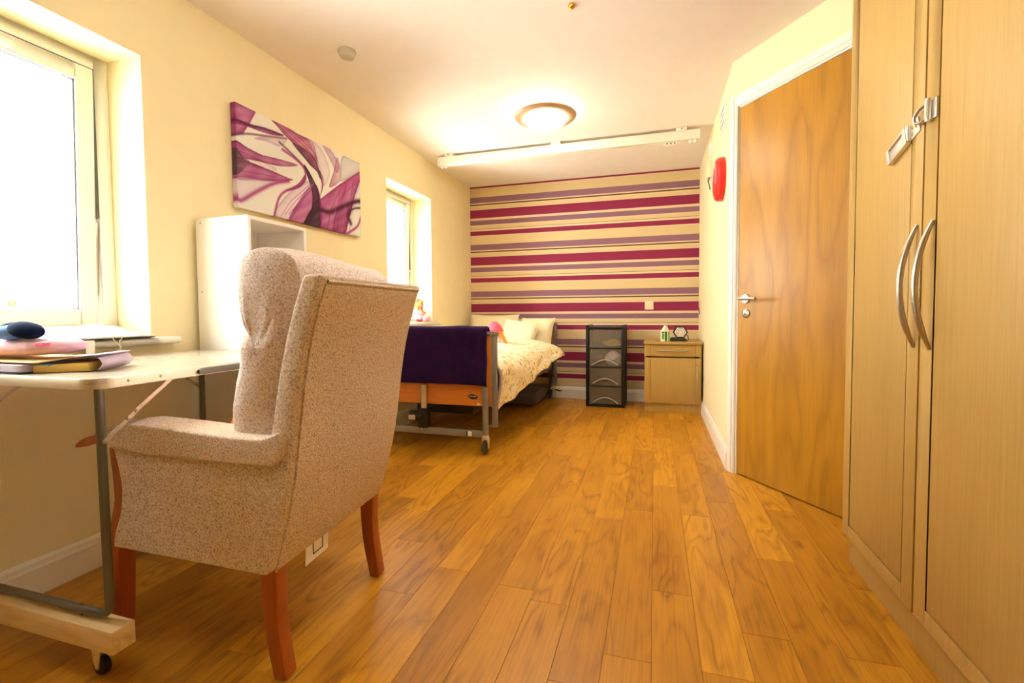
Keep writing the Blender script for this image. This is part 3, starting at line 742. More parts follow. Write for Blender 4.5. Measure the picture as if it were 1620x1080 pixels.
def lump(c, r, seed, amp=.25):
    mb = MB(); mb.ball(c, r, 24, 14)
    cc = Vector(c); out = []
    for p in mb.v:
        q = Vector(p) - cc; n_ = noise.noise(Vector((q.x / r[0], q.y / r[1], q.z / r[2])) * 1.6 + Vector((seed, seed, 0))); out.append(tuple(cc + q * (1 + amp * n_)))
    mb.v = out; return mb
z = DZ[2]
lump((.098, 4.63, .764), (.027, .020, .034), 31, .5).build('tissue', M['tissue'], TISSUE_PARENT)
tag(lump((-.53, 4.78, z + .062), (.075, .10, .055), 3).build('folded_clothes', M['blackcloth']), 'dark clothes bundled in the second drawer of the black tower', 'clothes')
tag(lump((-.39, 4.75, z + .075), (.085, .09, .065), 8, .35).build('folded_clothes', M['white_cloth']), 'white cloth bundled in the second drawer of the black tower', 'clothes')
tag(lump((-.40, 4.77, DZ[3] + .040), (.10, .09, .034), 21, .3).build('folded_clothes', M['tan']), 'pale folded cloth in the top drawer of the black tower', 'clothes')

# ------------------------------------------------------------------ bookcase
bk = thing('bookcase', 'narrow white open bookcase against the wall behind the armchair', 'bookcase', (-1.85, 1.82, 0))
KX0, KX1, KY0, KY1, KZ = XL + .022, -1.692, 1.645, 2.005, 1.375
for y in (KY0, KY1 - .016): MB().box(KX0, KX1, y, y + .016, 0, KZ).build('side_panel', M['white_lam'], bk, bevel=.001)
for z in (.05, .38, .72, 1.05): MB().box(KX0 + .006, KX1 - .004, KY0 + .016, KY1 - .016, z, z + .016).build('shelf', M['white_lam'], bk, bevel=.001) if z < 1 else None
MB().box(KX0, KX1, KY0 + .016, KY1 - .016, KZ - .016, KZ).build('top', M['white_lam'], bk, bevel=.001)
MB().box(KX0, KX0 + .004, KY0 + .016, KY1 - .016, .0, KZ - .016).build('back_panel', M['white_lam'], bk, smooth=False)
MB().box(KX1 - .022, KX1 - .010, KY0 + .016, KY1 - .016, 0, .05).build('kickboard', M['white_lam'], bk)
for z in (KZ - .02, KZ - .33, .74): MB().lathe([(0, -.001), (.003, -.001), (.003, .0005)], (KX0 + .028, KY0, z), 10, 'Y').build('screw_hole', M['darkgrey'], bk)
for z in (1.30, 1.268, 1.236, 1.204): MB().lathe([(0, -.001), (.0025, -.001), (.0025, .0005)], (KX0 + .05, KY1 - .016, z), 8, 'Y').build('shelf_hole', M['darkgrey'], bk)

# ------------------------------------------------------------------ canvas print
def paint(nu, nv):
    src = np.array([(118, 62), (998, 495), (1003, 1012), (118, 795)], float); dst = np.array([(0, 0), (1, 0), (1, 1), (0, 1)], float)
    A = []
    for (x, y), (u, v) in zip(src, dst):
        A.append([x, y, 1, 0, 0, 0, -u * x, -u * y]); A.append([0, 0, 0, x, y, 1, -v * x, -v * y])
    h = np.linalg.solve(np.array(A), dst.reshape(-1)); Hm = np.append(h, 1).reshape(3, 3)
    def T(pts):
        p = np.c_[np.array(pts, float), np.ones(len(pts))] @ Hm.T; return p[:, :2] / p[:, 2:]
    ss = 2; U, V = np.meshgrid((np.arange(nu * ss) + .5) / (nu * ss), (np.arange(nv * ss) + .5) / (nv * ss), indexing='ij')
    img = np.zeros((nu * ss, nv * ss, 3)) + np.array([233, 229, 216])
    img += (np.sin(U * 9 + V * 5) * 5)[..., None]; img *= np.array([.985, .99, 1.0])
    def inside(poly):
        m = np.zeros(U.shape, bool); n = len(poly)
        for i in range(n):
            (x1, y1), (x2, y2) = poly[i], poly[(i + 1) % n]
            c = ((y1 > V) != (y2 > V)); xi = (x2 - x1) * (V - y1) / (y2 - y1 + 1e-12) + x1
            m ^= c & (U < xi)
        return m
    def edge(poly):
        d = np.full(U.shape, 9.)
        for i in range(len(poly)):
            a, b = poly[i], poly[(i + 1) % len(poly)]; ab = b - a; t = np.clip(((U - a[0]) * ab[0] * 4 + (V - a[1]) * ab[1]) / (4 * ab[0] ** 2 + ab[1] ** 2 + 1e-9), 0, 1)
            d = np.minimum(d, np.hypot(2 * (U - a[0] - t * ab[0]), V - a[1] - t * ab[1]))
        return d
    def P(pts, col, a0, a1=None, g=(1, 0), dark=None, smooth=True):
        nonlocal img
        q = [(p.x, p.y) for p in catmull([(x, y, 0) for x, y in pts], 5, True)] if smooth else pts
        q = T(q); m = inside(q)
        a1 = a0 if a1 is None else a1
        s = U * g[0] + V * g[1]; mn, mx = s[m].min() if m.any() else 0, s[m].max() if m.any() else 1
        al = a0 + (a1 - a0) * np.clip((s - mn) / (mx - mn + 1e-6), 0, 1)
        st = 1 + .10 * np.sin(60 * (U * .9 + V * .5) + 4 * np.sin(7 * V))
        eg = np.exp(-edge(q) / .035); al = np.where(m, np.clip(al * st * (.68 + .32 * eg), 0, 1), 0)[..., None]
        ed = np.exp(-edge(q) / .02)[..., None] * np.where(m, 1, 0)[..., None]
        c = np.array(col, float); dk = np.array(dark or [x * .55 for x in col], float)
        img = img * (1 - al) + c * al
        img = img * (1 - .55 * ed * al) + dk * .55 * ed * al
    def S(pts, wd_, col, a=.9):
        nonlocal img
        q = T([(p.x, p.y) for p in catmull([(x, y, 0) for x, y in pts], 6)]); d = np.full(U.shape, 9.)
        for i in range(len(q) - 1):
            p0, p1 = q[i], q[i + 1]; ab = p1 - p0; t = np.clip(((U - p0[0]) * ab[0] * 4 + (V - p0[1]) * ab[1]) / (4 * ab[0] ** 2 + ab[1] ** 2 + 1e-9), 0, 1)
            d = np.minimum(d, np.hypot(2 * (U - p0[0] - t * ab[0]), V - p0[1] - t * ab[1]))
        al = (a * np.exp(-(d / wd_) ** 2))[..., None]; img = img * (1 - al) + np.array(col, float) * al
    mg, dk, pl, lp = (150, 40, 108), (66, 24, 48), (196, 146, 178), (216, 194, 208)
    P([(110, 55), (268, 137), (225, 210), (172, 285), (110, 292)], mg, .9, .75, smooth=False)
    P([(110, 175), (230, 222), (330, 245), (455, 297), (400, 300), (300, 272), (200, 235), (110, 210)], mg, .9, .7)
    S([(110, 185), (230, 228), (330, 255), (455, 300)], .012, dk, .8)
    S([(110, 292), (200, 286), (320, 300), (480, 322)], .010, dk, .7)
    P([(250, 318), (350, 305), (480, 325), (430, 375), (340, 340)], pl, .6, .3)
    P([(110, 330), (200, 380), (300, 430), (400, 455), (560, 505), (440, 512), (330, 490), (240, 468), (160, 455), (110, 440)], mg, .95, .6, dark=dk)
    P([(110, 430), (165, 458), (330, 525), (480, 590), (520, 608), (380, 617), (250, 607), (110, 588)], mg, .95, .75, dark=dk)
    P([(110, 380), (165, 440), (215, 480), (180, 520), (110, 560)], (70, 58, 52), .85, .3)
    P([(110, 590), (110, 715), (140, 742), (330, 645), (470, 622), (300, 606)], lp, .7, .4)
    S([(108, 705), (140, 748), (250, 692), (380, 632), (490, 615)], .020, mg, .8)
    P([(372, 185), (450, 218), (560, 288), (660, 342), (690, 420), (705, 520), (738, 590), (738, 650), (712, 725), (726, 640), (700, 560), (640, 500), (540, 370), (470, 300), (420, 240)], (168, 66, 108), .95, .85, dark=dk)
    P([(520, 350), (620, 400), (680, 460), (705, 530), (738, 600), (715, 600), (690, 545), (630, 485)], (88, 48, 62), .75)
    P([(640, 330), (710, 375), (765, 470), (785, 570), (745, 650), (720, 560), (690, 440)], lp, .75, .5)
    P([(735, 365), (790, 398), (850, 500), (835, 560), (790, 470)], pl, .8)
    P([(840, 452), (866, 600), (780, 660), (810, 560)], (176, 90, 128), .7, .4)
    P([(880, 445), (1000, 497), (1000, 552), (865, 620), (860, 560)], (196, 192, 196), .8)
    P([(385, 855), (420, 770), (540, 655), (645, 615), (610, 720), (490, 890)], lp, .9, .8)
    P([(485, 892), (550, 770), (630, 665), (690, 645), (712, 800), (600, 925)], mg, .85, .95)
    P([(600, 500), (660, 590), (700, 690), (714, 800), (708, 950), (590, 920), (645, 820), (655, 690)], dk, .95)
    P([(600, 920), (640, 820), (712, 740), (712, 950)], (50, 26, 40), .8)
    P([(708, 745), (850, 642), (1005, 545), (1003, 610), (962, 720), (930, 850), (885, 992), (708, 950)], mg, .95, .9, smooth=False)
    P([(850, 642), (1005, 545), (1003, 610), (900, 700), (840, 780)], (180, 60, 118), .5, smooth=False)
    P([(800, 970), (830, 830), (940, 760), (925, 850), (885, 992)], (110, 24, 70), .5)
    P([(1003, 620), (965, 720), (935, 850), (910, 990), (1006, 1016)], (226, 224, 214), .95, smooth=False)
    S([(708, 812), (780, 832), (860, 800), (960, 762), (1005, 758)], .030, (60, 14, 40), .95)
    S([(925, 822), (912, 865), (930, 912)], .03, (66, 14, 44), .9); S([(1005, 805), (960, 808), (925, 822)], .014, dk, .9)
    S([(1003, 865), (975, 935), (895, 988)], .016, mg, .95)
    S([(430, 345), (520, 430), (600, 515), (650, 600), (662, 660)], .012, dk, .75)
    S([(450, 395), (540, 460), (600, 525), (610, 600), (560, 650), (470, 682), (425, 720), (400, 780), (380, 858)], .014, mg, .9)
    P([(470, 682), (560, 630), (608, 570), (605, 620), (560, 665)], mg, .8)
    for a_ in range(5):   # sheer folds running through the veils
        S([(430 + a_ * 14, 860 - a_ * 4), (500 + a_ * 16, 760), (580 + a_ * 14, 690), (640 + a_ * 8, 640)], .006, (236, 226, 226) if a_ % 2 else mg, .45)
        S([(760 + a_ * 34, 960 + a_ * 6), (790 + a_ * 34, 820 - a_ * 10), (850 + a_ * 26, 690 - a_ * 22)], .007, (196, 96, 150) if a_ % 2 else (104, 22, 66), .5)
        S([(400 + a_ * 22, 200 + a_ * 12), (500 + a_ * 22, 300 + a_ * 8), (620 + a_ * 14, 420), (690 + a_ * 5, 520)], .006, (206, 130, 164) if a_ % 2 else (110, 30, 72), .4)
        S([(125, 400 + a_ * 34), (230, 440 + a_ * 28), (400, 530 + a_ * 14)], .006, (204, 120, 160) if a_ % 2 else (96, 34, 66), .4)
    img = img.reshape(nu, ss, nv, ss, 3).mean((1, 3))
    return np.clip(img / 255, 0, 1)
cv = thing('canvas_picture', 'abstract magenta and white canvas print above the bookcase', 'picture', (XL + .018, 2.37, 1.73))
NU, NV = 340, 170
PY0, PY1, PZ0, PZ1, PT = 1.868, 2.892, 1.474, 1.987, .032
img = paint(NU, NV)
vs, cols = [], []
for i in range(NU):
    for j in range(NV):
        vs.append((XL + PT, PY0 + (PY1 - PY0) * i / (NU - 1), PZ1 - (PZ1 - PZ0) * j / (NV - 1))); cols.append(img[i, j])
fs = [(i * NV + j, i * NV + j + 1, (i + 1) * NV + j + 1, (i + 1) * NV + j) for i in range(NU - 1) for j in range(NV - 1)]
ring = [i * NV for i in range(NU)] + [(NU - 1) * NV + j for j in range(1, NV)] + [i * NV + NV - 1 for i in range(NU - 2, -1, -1)] + [j for j in range(NV - 2, 0, -1)]
o0 = len(vs)
for r_ in ring: vs.append((XL + .003, vs[r_][1], vs[r_][2])); cols.append(cols[r_])
n = len(ring); fs += [(ring[k], ring[(k + 1) % n], o0 + (k + 1) % n, o0 + k) for k in range(n)]
me = bpy.data.meshes.new('printed_canvas'); cc = Vector((XL + .018, 2.37, 1.73)); me.from_pydata([Vector(p) - cc for p in vs], [], fs)
ca = me.color_attributes.new('print', 'FLOAT_COLOR', 'POINT')
arr = np.ones((len(vs), 4), np.float32); A = np.array(cols); arr[:, :3] = np.where(A <= .04045, A / 12.92, ((A + .055) / 1.055) ** 2.4)
ca.data.foreach_set('color', arr.ravel())
m, nt, b = new_mat('canvas_print'); at = N(nt, 'ShaderNodeVertexColor'); at.layer_name = 'print'; L(nt, at.outputs[0], b.inputs['Base Color']); setin(b, Roughness=.7); b.inputs['Specular IOR Level'].default_value = .2
bump(nt, b, noise_(nt, coords(nt), 600, 1), .2, .0006); me.materials.append(m)
o = bpy.data.objects.new('printed_canvas', me); COL.objects.link(o); o.parent = cv
MB().box(XL + .001, XL + .02, PY0 + .02, PY1 - .02, PZ0 + .02, PZ1 - .02).build('stretcher_frame', M['timber'], cv)

# ------------------------------------------------------------------ armchair (faces the window wall)
ch = thing('armchair', 'beige tweed high-back armchair with cherry wood legs', 'armchair', (-1.18, 1.22, 0))
def cwarp(p): return (p[0] - .075 * (p[1] - .93), p[1], p[2])
def CM():
    m_ = MB(); m_.warp = cwarp; return m_
CN, CF = .93, 1.505            # near and far side of the chair
# outer back shell: leaning slab, gently curved in side view
def bx(z): return -.922 + (z - .29) * .2345 + .012 * math.sin((z - .29) / .75 * math.pi * 2)
zs = [.29 + .75 * i / 12 for i in range(13)]
outer = [(bx(z), z) for z in zs]
inner = [(bx(z) - (.085 - .030 * ((z - .29) / .75)), z) for z in zs]
m_ = CM(); m_.prism(outer + list(reversed(inner)), 'Y', CN, CF); m_.build('back_shell', M['tweed'], ch, bevel=.014, seg=3, angle=50)
pn = [(bx(z) + .0045, z) for z in zs if z < 1.02] + [(bx(1.02) + .0045, 1.018)]
pin = [(x - .012, z) for x, z in pn]
m_ = CM(); m_.prism(pn + list(reversed(pin)), 'Y', CN + .024, CF - .016); m_.build('back_panel', M['tweed'], ch, bevel=.004, seg=2, angle=50)
m_ = CM(); m_.tube([(bx(1.022) + .003, CN + .03, 1.024), (bx(1.022) + .003, CF - .015, 1.024)], .0042, 8)
m_.tube([(bx(z) + .003, CN + .022, z) for z in zs if z < 1.02], .0035, 8); m_.build('piping', M['tweed'], ch)
# plump back cushion: head roll over a lumbar pad
prof = [(-.925, .605), (-.985, .600), (-1.034, .610), (-1.062, .650), (-1.046, .735), (-1.033, .800), (-1.026, .865), (-1.012, .905), (-.982, .928), (-.982, .938), (-1.014, .955), (-1.028, .995), (-1.030, 1.045), (-1.022, 1.083), (-1.003, 1.103), (-.965, 1.122), (-.905, 1.115), (-.850, 1.075), (-.832, .990), (-.850, .890), (-.878, .790), (-.905, .690)]
pc = catmull([(x, 0, z) for x, z in prof], 4, True); cen = Vector((-.955, 0, .86))
capS = [.02, .16, .32, .48, .62, .74, .84, .915, .965, .99, 1.0]
Y0, Y1 = CN + .006, CF - .012
rings = [(Y0 + .034 * s_ ** 4, s_) for s_ in capS] + [(Y0 + .05 + (Y1 - Y0 - .10) * k_ / 10, 1.0 + .006 * math.sin(k_)) for k_ in range(11)] + [(Y1 - .034 * s_ ** 4, s_) for s_ in reversed(capS)]
def cush(u, k):
    y, s = rings[k]
    p = pc[int(round(u * len(pc))) % len(pc)]
    q = cen + (p - cen) * s
    d_ = (p - cen).normalized()
    wr = noise.noise(Vector((q.x * 7, y * 5, q.z * 22))) * .011 + noise.noise(Vector((q.x * 16, y * 9, q.z * 46))) * .005
    if s > .98: q = q + d_ * wr * .8
    cap = max(0.0, 1 - s) ** .3 if s < 1 else 0.0
    side = -1 if k < len(rings) / 2 else 1
    y += side * wr * cap * 1.1
    sag = -.022 * max(0.0, (y - 1.2) / .3) * (1 if p.z > 1.0 else 0)
    return (q.x, y, q.z + sag)
nr = len(rings)
m_ = CM(); m_.grid(lambda u, v: cush(u, int(round(v * (nr - 1)))), len(pc), nr, cu=True)
n_ = len(pc); m_.f.append(tuple(i * nr for i in range(n_))); m_.f.append(tuple(i * nr + nr - 1 for i in reversed(range(n_)))); m_.mi += [0, 0]
m_.build('back_cushion', M['tweed2'], ch, subsurf=1, angle=180)
# arms with outer side panels
for s, (ya, yb) in ((0, (CN - .022, CN + .088)), (1, (CF - .088, CF + .022))):
    arm = CM()
    ap = [(-.885, .575), (-1.30, .570), (-1.435, .578), (-1.462, .590), (-1.468, .606), (-1.452, .628), (-1.42, .645), (-1.36, .651), (-1.20, .648), (-1.02, .640), (-.92, .642), (-.87, .66), (-.855, .64), (-.865, .60)]
    arm.prism(ap, 'Y', ya, yb); arm.build('armrest', M['tweed'], ch, bevel=.022, seg=4, angle=60)
    y0, y1 = (CN - .006, CN + .045) if s == 0 else (CF - .045, CF + .006)
    fe = catmull([(-1.445, 0, .575), (-1.428, 0, .52), (-1.418, 0, .46), (-1.428, 0, .39), (-1.452, 0, .33), (-1.458, 0, .292)], 4)
    pp = [(bx(z) - .006, z) for z in (.292, .36, .44, .52, .58)] + [(p.x, p.z) for p in fe]
    sp = CM(); sp.prism(pp, 'Y', y0, y1); sp.build('side_panel', M['tweed'], ch, bevel=.006, seg=2, angle=50)
    sm = CM(); sm.tube([(p.x - .001, y0 + .006 if s == 0 else y1 - .006, p.z) for p in fe], .004, 8); sm.build('piping', M['tweed'], ch)
    # show-wood front post that becomes the front leg, with a knuckle under the arm
    ym = CN + .032 if s == 0 else CF - .032
    po = CM(); po.bar([(-1.468, ym, .578), (-1.458, ym, .50), (-1.452, ym, .42), (-1.468, ym, .33), (-1.487, ym, .26), (-1.49, ym, .10), (-1.492, ym, 0)], [.05, .05, .05, .052, .052, .046, .040], [.034, .034, .036, .05, .052, .046, .040], (0, 1, 0))
    po.build('front_leg', M['chairwood'], ch, bevel=.005)
    kn = CM()
    if s == 0: kn.bar(catmull([(-1.42, ym, .590), (-1.48, ym, .592), (-1.54, ym, .588), (-1.60, ym, .572), (-1.63, ym, .560)], 4), .042, [.026] * 12 + [.022, .018, .014, .010, .006], (0, 1, 0)); kn.build('arm_knuckle', M['chairwood'], ch, bevel=.004)
    bl = CM(); yl = CN + .045 if s == 0 else CF - .045
    bl.bar(catmull([(-.945, yl, .30), (-.947, yl, .22), (-.940, yl, .12), (-.918, yl, .0)], 4), [.044] * 13, [.052, .051, .05, .05, .049, .048, .047, .046, .045, .044, .042, .040, .038], (0, 1, 0))
    bl.build('back_leg', M['chairwood'], ch, bevel=.005)
st = CM(); st.box(-1.43, -.93, CN + .05, CF - .05, .295, .40); st.build('seat_base', M['tweed'], ch, bevel=.01)
st = CM(); st.box(-1.46, -.99, CN + .052, CF - .052, .40, .505); st.build('seat_cushion', M['tweed2'], ch, bevel=.03, seg=4, angle=60)
# fabric tag hanging below the back panel
tg = CM(); xx = bx(.29) - .012
tg.hexa([(xx - .0015, 1.085, .228), (xx, 1.085, .228), (xx, 1.190, .231), (xx - .0015, 1.190, .231)], [(xx - .0015, 1.09, .30), (xx, 1.09, .30), (xx, 1.195, .30), (xx - .0015, 1.195, .30)])
tgo = tg.build('care_label', M['paper'], ch, smooth=False)
fl = CM()
for a, b_, c_, d_ in ((1.118, 1.165, .246, .2485), (1.118, 1.121, .246, .292), (1.162, 1.165, .246, .292)): fl.box(xx + .0002, xx + .0012, a, b_, c_, d_)
fl.build('label_border', M['black'], tgo, smooth=False)
oc = lump((-1.100, 1.115, .60), (.062, .115, .105), 5, .05); oc.warp = cwarp
tag(oc.build('cushion', M['orange']), 'orange cushion peeping out beside the armchair back cushion', 'cushion')

# ------------------------------------------------------------------ folding table on wheeled timbers
TZ = .785
ft = thing('folding_table', 'pale folding table with aluminium edge on wheeled timber feet', 'table', (-1.64, 1.22, 0))
tx0, tx1, ty0, ty1, rr = -1.945, -1.338, .815, 1.622, .055
def rrect(x0, x1, y0, y1, r, n=6):
    out = []
    for cx, cy, a0 in ((x1 - r, y0 + r, -90), (x1 - r, y1 - r, 0), (x0 + r, y1 - r, 90), (x0 + r, y0 + r, 180)):
        for i in range(n + 1):
            a = math.radians(a0 + 90 * i / n); out.append((cx + r * math.cos(a), cy + r * math.sin(a)))
    return out
ymid = (ty0 + ty1) / 2
MB().prism(rrect(tx0 + .004, tx1 - .004, ty0 + .004, ymid - .001, .03), 'Z', TZ - .014, TZ).build('table_top', M['lam_top'], ft, smooth=True)
MB().prism(rrect(tx0 + .004, tx1 - .004, ymid + .001, ty1 - .004, .03), 'Z', TZ - .014, TZ).build('table_top', M['lam_top'], ft, smooth=True)
ed = MB(); o1 = rrect(tx0, tx1, ty0, ty1, rr); i1 = rrect(tx0 + .005, tx1 - .005, ty0 + .005, ty1 - .005, rr - .005); n = len(o1)
prf = [(0, TZ - .026), (1, TZ - .026), (1.0, TZ - .001), (.6, TZ + .0015), (0, TZ + .0015)]
vs = []
for k in range(n):
    for f_, z in prf: vs.append((i1[k][0] + (o1[k][0] - i1[k][0]) * f_, i1[k][1] + (o1[k][1] - i1[k][1]) * f_, z))
ed.add(vs, [(k * 5 + j, ((k + 1) % n) * 5 + j, ((k + 1) % n) * 5 + (j + 1) % 5, k * 5 + (j + 1) % 5) for k in range(n) for j in range(5)])
ed.build('edge_trim', M['alu'], ft, angle=50)
for y in (.90, .985, 1.40, 1.52): MB().lathe([(0, .004), (.003, .004), (.0045, 0)], (tx1, y, TZ - .012), 12, 'X').build('rivet', M['steel'], ft)
lt = MB(); lt.prism([(1.095, TZ - .020), (1.105, TZ - .023), (1.245, TZ - .023), (1.255, TZ - .018), (1.255, TZ - .004), (1.105, TZ - .004), (1.095, TZ - .009)], 'X', tx1 + .0005, tx1 + .010); lt.build('catch', M['darkgrey'], ft, bevel=.002)
lx0, lx1 = tx0 + .03, tx1 - .022
for y in (.842, 1.59):
    zt = .155
    pts = [(lx1, y, TZ - .026), (lx1 + .006, y, zt + .045)] + [(lx1 + .006 - .03 * (1 - math.cos(a)), y, zt + .04 - .03 * math.sin(a)) for a in (math.radians(20), math.radians(45), math.radians(70), math.radians(90))]
    pts += [(lx0 + .03, y, zt + .010)] + [(lx0 + .03 - .03 * math.sin(a), y, zt + .04 - .03 * math.cos(a)) for a in (math.radians(20), math.radians(45), math.radians(70))] + [(lx0, y, zt + .045), (lx0, y, TZ - .026)]
    MB().tube(pts, .0105, 12).build('leg_frame', M['darkgrey'], ft)
    tmb = MB().box(lx0 - .06, tx1 + .035, y - .030, y + .026, .088, .147).build('timber_foot', M['timber'], ft, bevel=.002)
    for x in (lx0 + .1, lx1 - .10, lx1 - .01):
        MB().tube([(x, y, .145), (x, y, .178)], .003, 6).build('bolt', M['darkgrey'], ft) if x < lx1 - .02 else None
    for x in (lx0 + .04, lx1 - .03):
        c = MB(); c.box(x - .022, x + .022, y - .022, y + .022, .084, .0885)
        for q in (-1, 1): c.hexa([(x - .006, y + q * .013 - .0015, .022), (x + .006, y + q * .013 - .0015, .022), (x + .006, y + q * .013 + .0015, .022), (x - .006, y + q * .013 + .0015, .022)], [(x - .020, y + q * .013 - .0015, .086), (x + .016, y + q * .013 - .0015, .086), (x + .016, y + q * .013 + .0015, .086), (x - .020, y + q * .013 + .0015, .086)])
        co = c.build('castor', M['chrome'], ft)
        MB().lathe([(.004, -.009), (.022, -.009), (.026, -.005), (.026, .005), (.022, .009), (.004, .009)], (x, y, .0262), 20, 'Y').build('wheel', M['black'], co)
    sgn = 1 if y < 1.2 else -1
    for x in (lx1 + .012, lx0 - .012):
        br = MB(); br.bar([(x, y, .622), (x, y + sgn * .085, .690)], .011, .0025, (0, -.6 * sgn, .8)); br.bar([(x - .003, y + sgn * .072, .680), (x - .003, y + sgn * .185, .762)], .011, .0025, (0, -.6 * sgn, .8))
        bo = br.build('brace', M['alu'], ft)
        for q, zz in ((0, .622), (.058, .669), (.080, .686)): MB().lathe([(0, .006), (.004, .005), (.0055, .001)], (x, y + sgn * q, zz), 10, 'X').build('rivet', M['steel'], bo)

# ------------------------------------------------------------------ things on the table
DXP = -.13
def pw(p): return (max(-1.938, p[0] + DXP), p[1], p[2])
def PM():
    m_ = MB(); m_.warp = pw; return m_
mg = PM().box(-1.885, -1.535, .845, 1.06, TZ + .0015, TZ + .0055).build('magazine', M['black'], bevel=.001); tag(mg, 'thin black magazine lowest in the pile on the folding table', 'magazine')
nb = thing('notebook', 'lilac lined notebook with curled pages under the pink pencil case', 'notebook', (-1.71, .95, TZ + .0055))
def page(u, v, h=0):
    x = -1.895 + .355 * u; y = .848 + .20 * v; z = TZ + .0065 + h
    return (x + .03 * v, y, z + .018 * max(0, u - .75) * 4 * max(0, v - .25))
for k in range(6): PM().grid(lambda u, v, k=k: page(u, v, k * .0032), 14, 8).build('page_block' if k else 'back_cover', M['lilac'], nb, solid=.0024)
bk2 = thing('paperback_book', 'yellowed paperback book wedged under the lilac notebook cover', 'book', (-1.55, .98, TZ))
bw = PM(); bw.hexa([(-1.530, .868, TZ + .0018), (-1.415, .935, TZ + .0018), (-1.50, 1.075, TZ + .0018), (-1.615, 1.005, TZ + .0018)], [(-1.530, .868, TZ + .022), (-1.415, .935, TZ + .026), (-1.50, 1.075, TZ + .026), (-1.615, 1.005, TZ + .022)]); bw.build('pages', M['yellowpage'], bk2, bevel=.001)
def cov(u, v):
    a = Vector((-1.535, .865, TZ + .024)); e1 = Vector((.145, .085, .0)); e2 = Vector((-.085, .14, 0)); p = a + e1 * u + e2 * v
    p.z += .012 * math.sin(u * math.pi * .6) + (.012 * u); return p
PM().grid(cov, 10, 6).build('cover', M['lilac'], bk2, solid=.0014)
def cov2(u, v):
    a = Vector((-1.40, .945, TZ + .003)); e2 = Vector((-.085, .14, 0)); p = a + e2 * v
    p.x += .022 * math.sin(u * math.pi); p.z += .040 * u; return p
PM().grid(cov2, 10, 6).build('flap', M['lilac'], bk2, solid=.0014)
PM().box(-1.515, -1.49, .876, .892, TZ + .0225, TZ + .0245).build('bookmark', plain('teal_card', '#2E8C9A', .5), bk2)
def env(u, v):
    x = -1.875 + .37 * u; y = .86 + .20 * v; return (x + .02 * v, y, TZ + .0285 + .018 * max(0, u - .45) * v + .002)
tag(PM().grid(env, 12, 6).build('envelope', M['tan'], solid=.0015), 'tan card envelope lying between the notebook and the pencil case', 'envelope')
pc_ = thing('pencil_case', 'pale pink pencil case with bright pink zip on the folding table', 'pencil case', (-1.70, .94, TZ + .035))
def pcs(u, v):
    a = 2 * math.pi * u; s = (1 - abs(2 * v - 1) ** 5) ** .4 if 0 < v < 1 else .12
    s = max(s, .12)
    cx, cz = math.copysign(abs(math.cos(a)) ** .6, math.cos(a)), math.copysign(abs(math.sin(a)) ** .8, math.sin(a))
    x = -1.915 + .395 * v
    nz = noise.noise(Vector((x * 14, a, 3))) * .006
    ty = .015 * (v - .5)
    return (x, .952 + ty + .072 * cx * s, TZ + .0655 + .006 * v + (.028 + nz) * cz * s * (1 - .18 * v))
m_ = PM(); m_.grid(pcs, 28, 24, cu=True); m_.f.append(tuple(i * 24 for i in range(28))); m_.f.append(tuple(i * 24 + 23 for i in reversed(range(28)))); m_.mi += [0, 0]
m_.build('pouch', M['pinkcase'], pc_, subsurf=1, angle=180)
z_ = PM(); z_.bar([(-1.90, .8775, TZ + .069), (-1.86, .876, TZ + .0695), (-1.825, .876, TZ + .0685)], .012, .004, (0, 0, 1)); z_.build('zip_tape', M['hotpink'], pc_)
PM().box(-1.552, -1.518, .886, .905, TZ + .076, TZ + .086).build('zip_end_tab', M['hotpink'], pc_, bevel=.002)
zp = PM(); zp.box(-1.846, -1.835, .869, .874, TZ + .062, TZ + .073); zp.box(-1.843, -1.838, .868, .872, TZ + .042, TZ + .064); zp.build('zip_pull', M['mint'], pc_, bevel=.001)
tyy = thing('soft_toy', 'navy and pale blue soft toy resting on the pink pencil case', 'soft toy', (-1.80, .96, TZ + .09))
R_ = Matrix.Rotation(math.radians(12), 3, 'Y')
MB().ball((-1.752, .905, TZ + .119), (.052, .036, .024), 24, 14, R_).build('body', M['navy'], tyy)
MB().ball((-1.812, .900, TZ + .112), (.045, .036, .022), 24, 14).build('muzzle', M['paleblue'], tyy)
MB().ball((-1.850, .93, TZ + .122), (.040, .036, .020), 20, 12).build('ear', M['navy'], tyy)
# drawing pad leaning on the sill
dp = thing('drawing_pad', 'large white paper pad with dark backing lying on the window sill', 'paper pad', (-2.08, 1.15, .852))
def pad(u, v, lift):
    y = .80 + .625 * u; x = -1.958 - .225 * v
    z = .8555 + lift + .038 * v ** 1.3 + (.03 * max(0, .40 - u) / .40 if lift > .002 else 0)
    return (x, y, z)
MB().grid(lambda u, v: pad(u, v, .0), 16, 8).build('backing_board', M['black'], dp, solid=.003)
for k in range(3): MB().grid(lambda u, v, k=k: pad(u * (1 - .004 * k), v, .0035 + .002 * k), 18, 8).build('sheet', M['paper'], dp, solid=.001)
tp = MB(); tp.box(XL + .049, XL + .051, 1.178, 1.206, .800, .853); tp.box(XL + .005, XL + .051, 1.178, 1.206, .8535, .8545); tag(tp.build('tape_strip', M['paper'], smooth=False), 'strip of white tape hanging over the sill edge', 'tape')
sg = MB(); sg.tube(catmull([(XL + .052, 1.300, .858), (XL + .056, 1.285, .84), (XL + .058, 1.290, .82), (XL + .060, 1.265, .802), (XL + .066, 1.280, .7895), (XL + .075, 1.250, .7885), (XL + .080, 1.290, .7885)], 6), .0016, 6); sg.tube(catmull([(XL + .052, 1.265, .858), (XL + .056, 1.283, .83), (XL + .058, 1.295, .805), (XL + .066, 1.275, .7895)], 6), .0016, 6)
tag(sg.build('string_loop', M['cream']), 'loop of cream string dangling from the pad to the table', 'string')

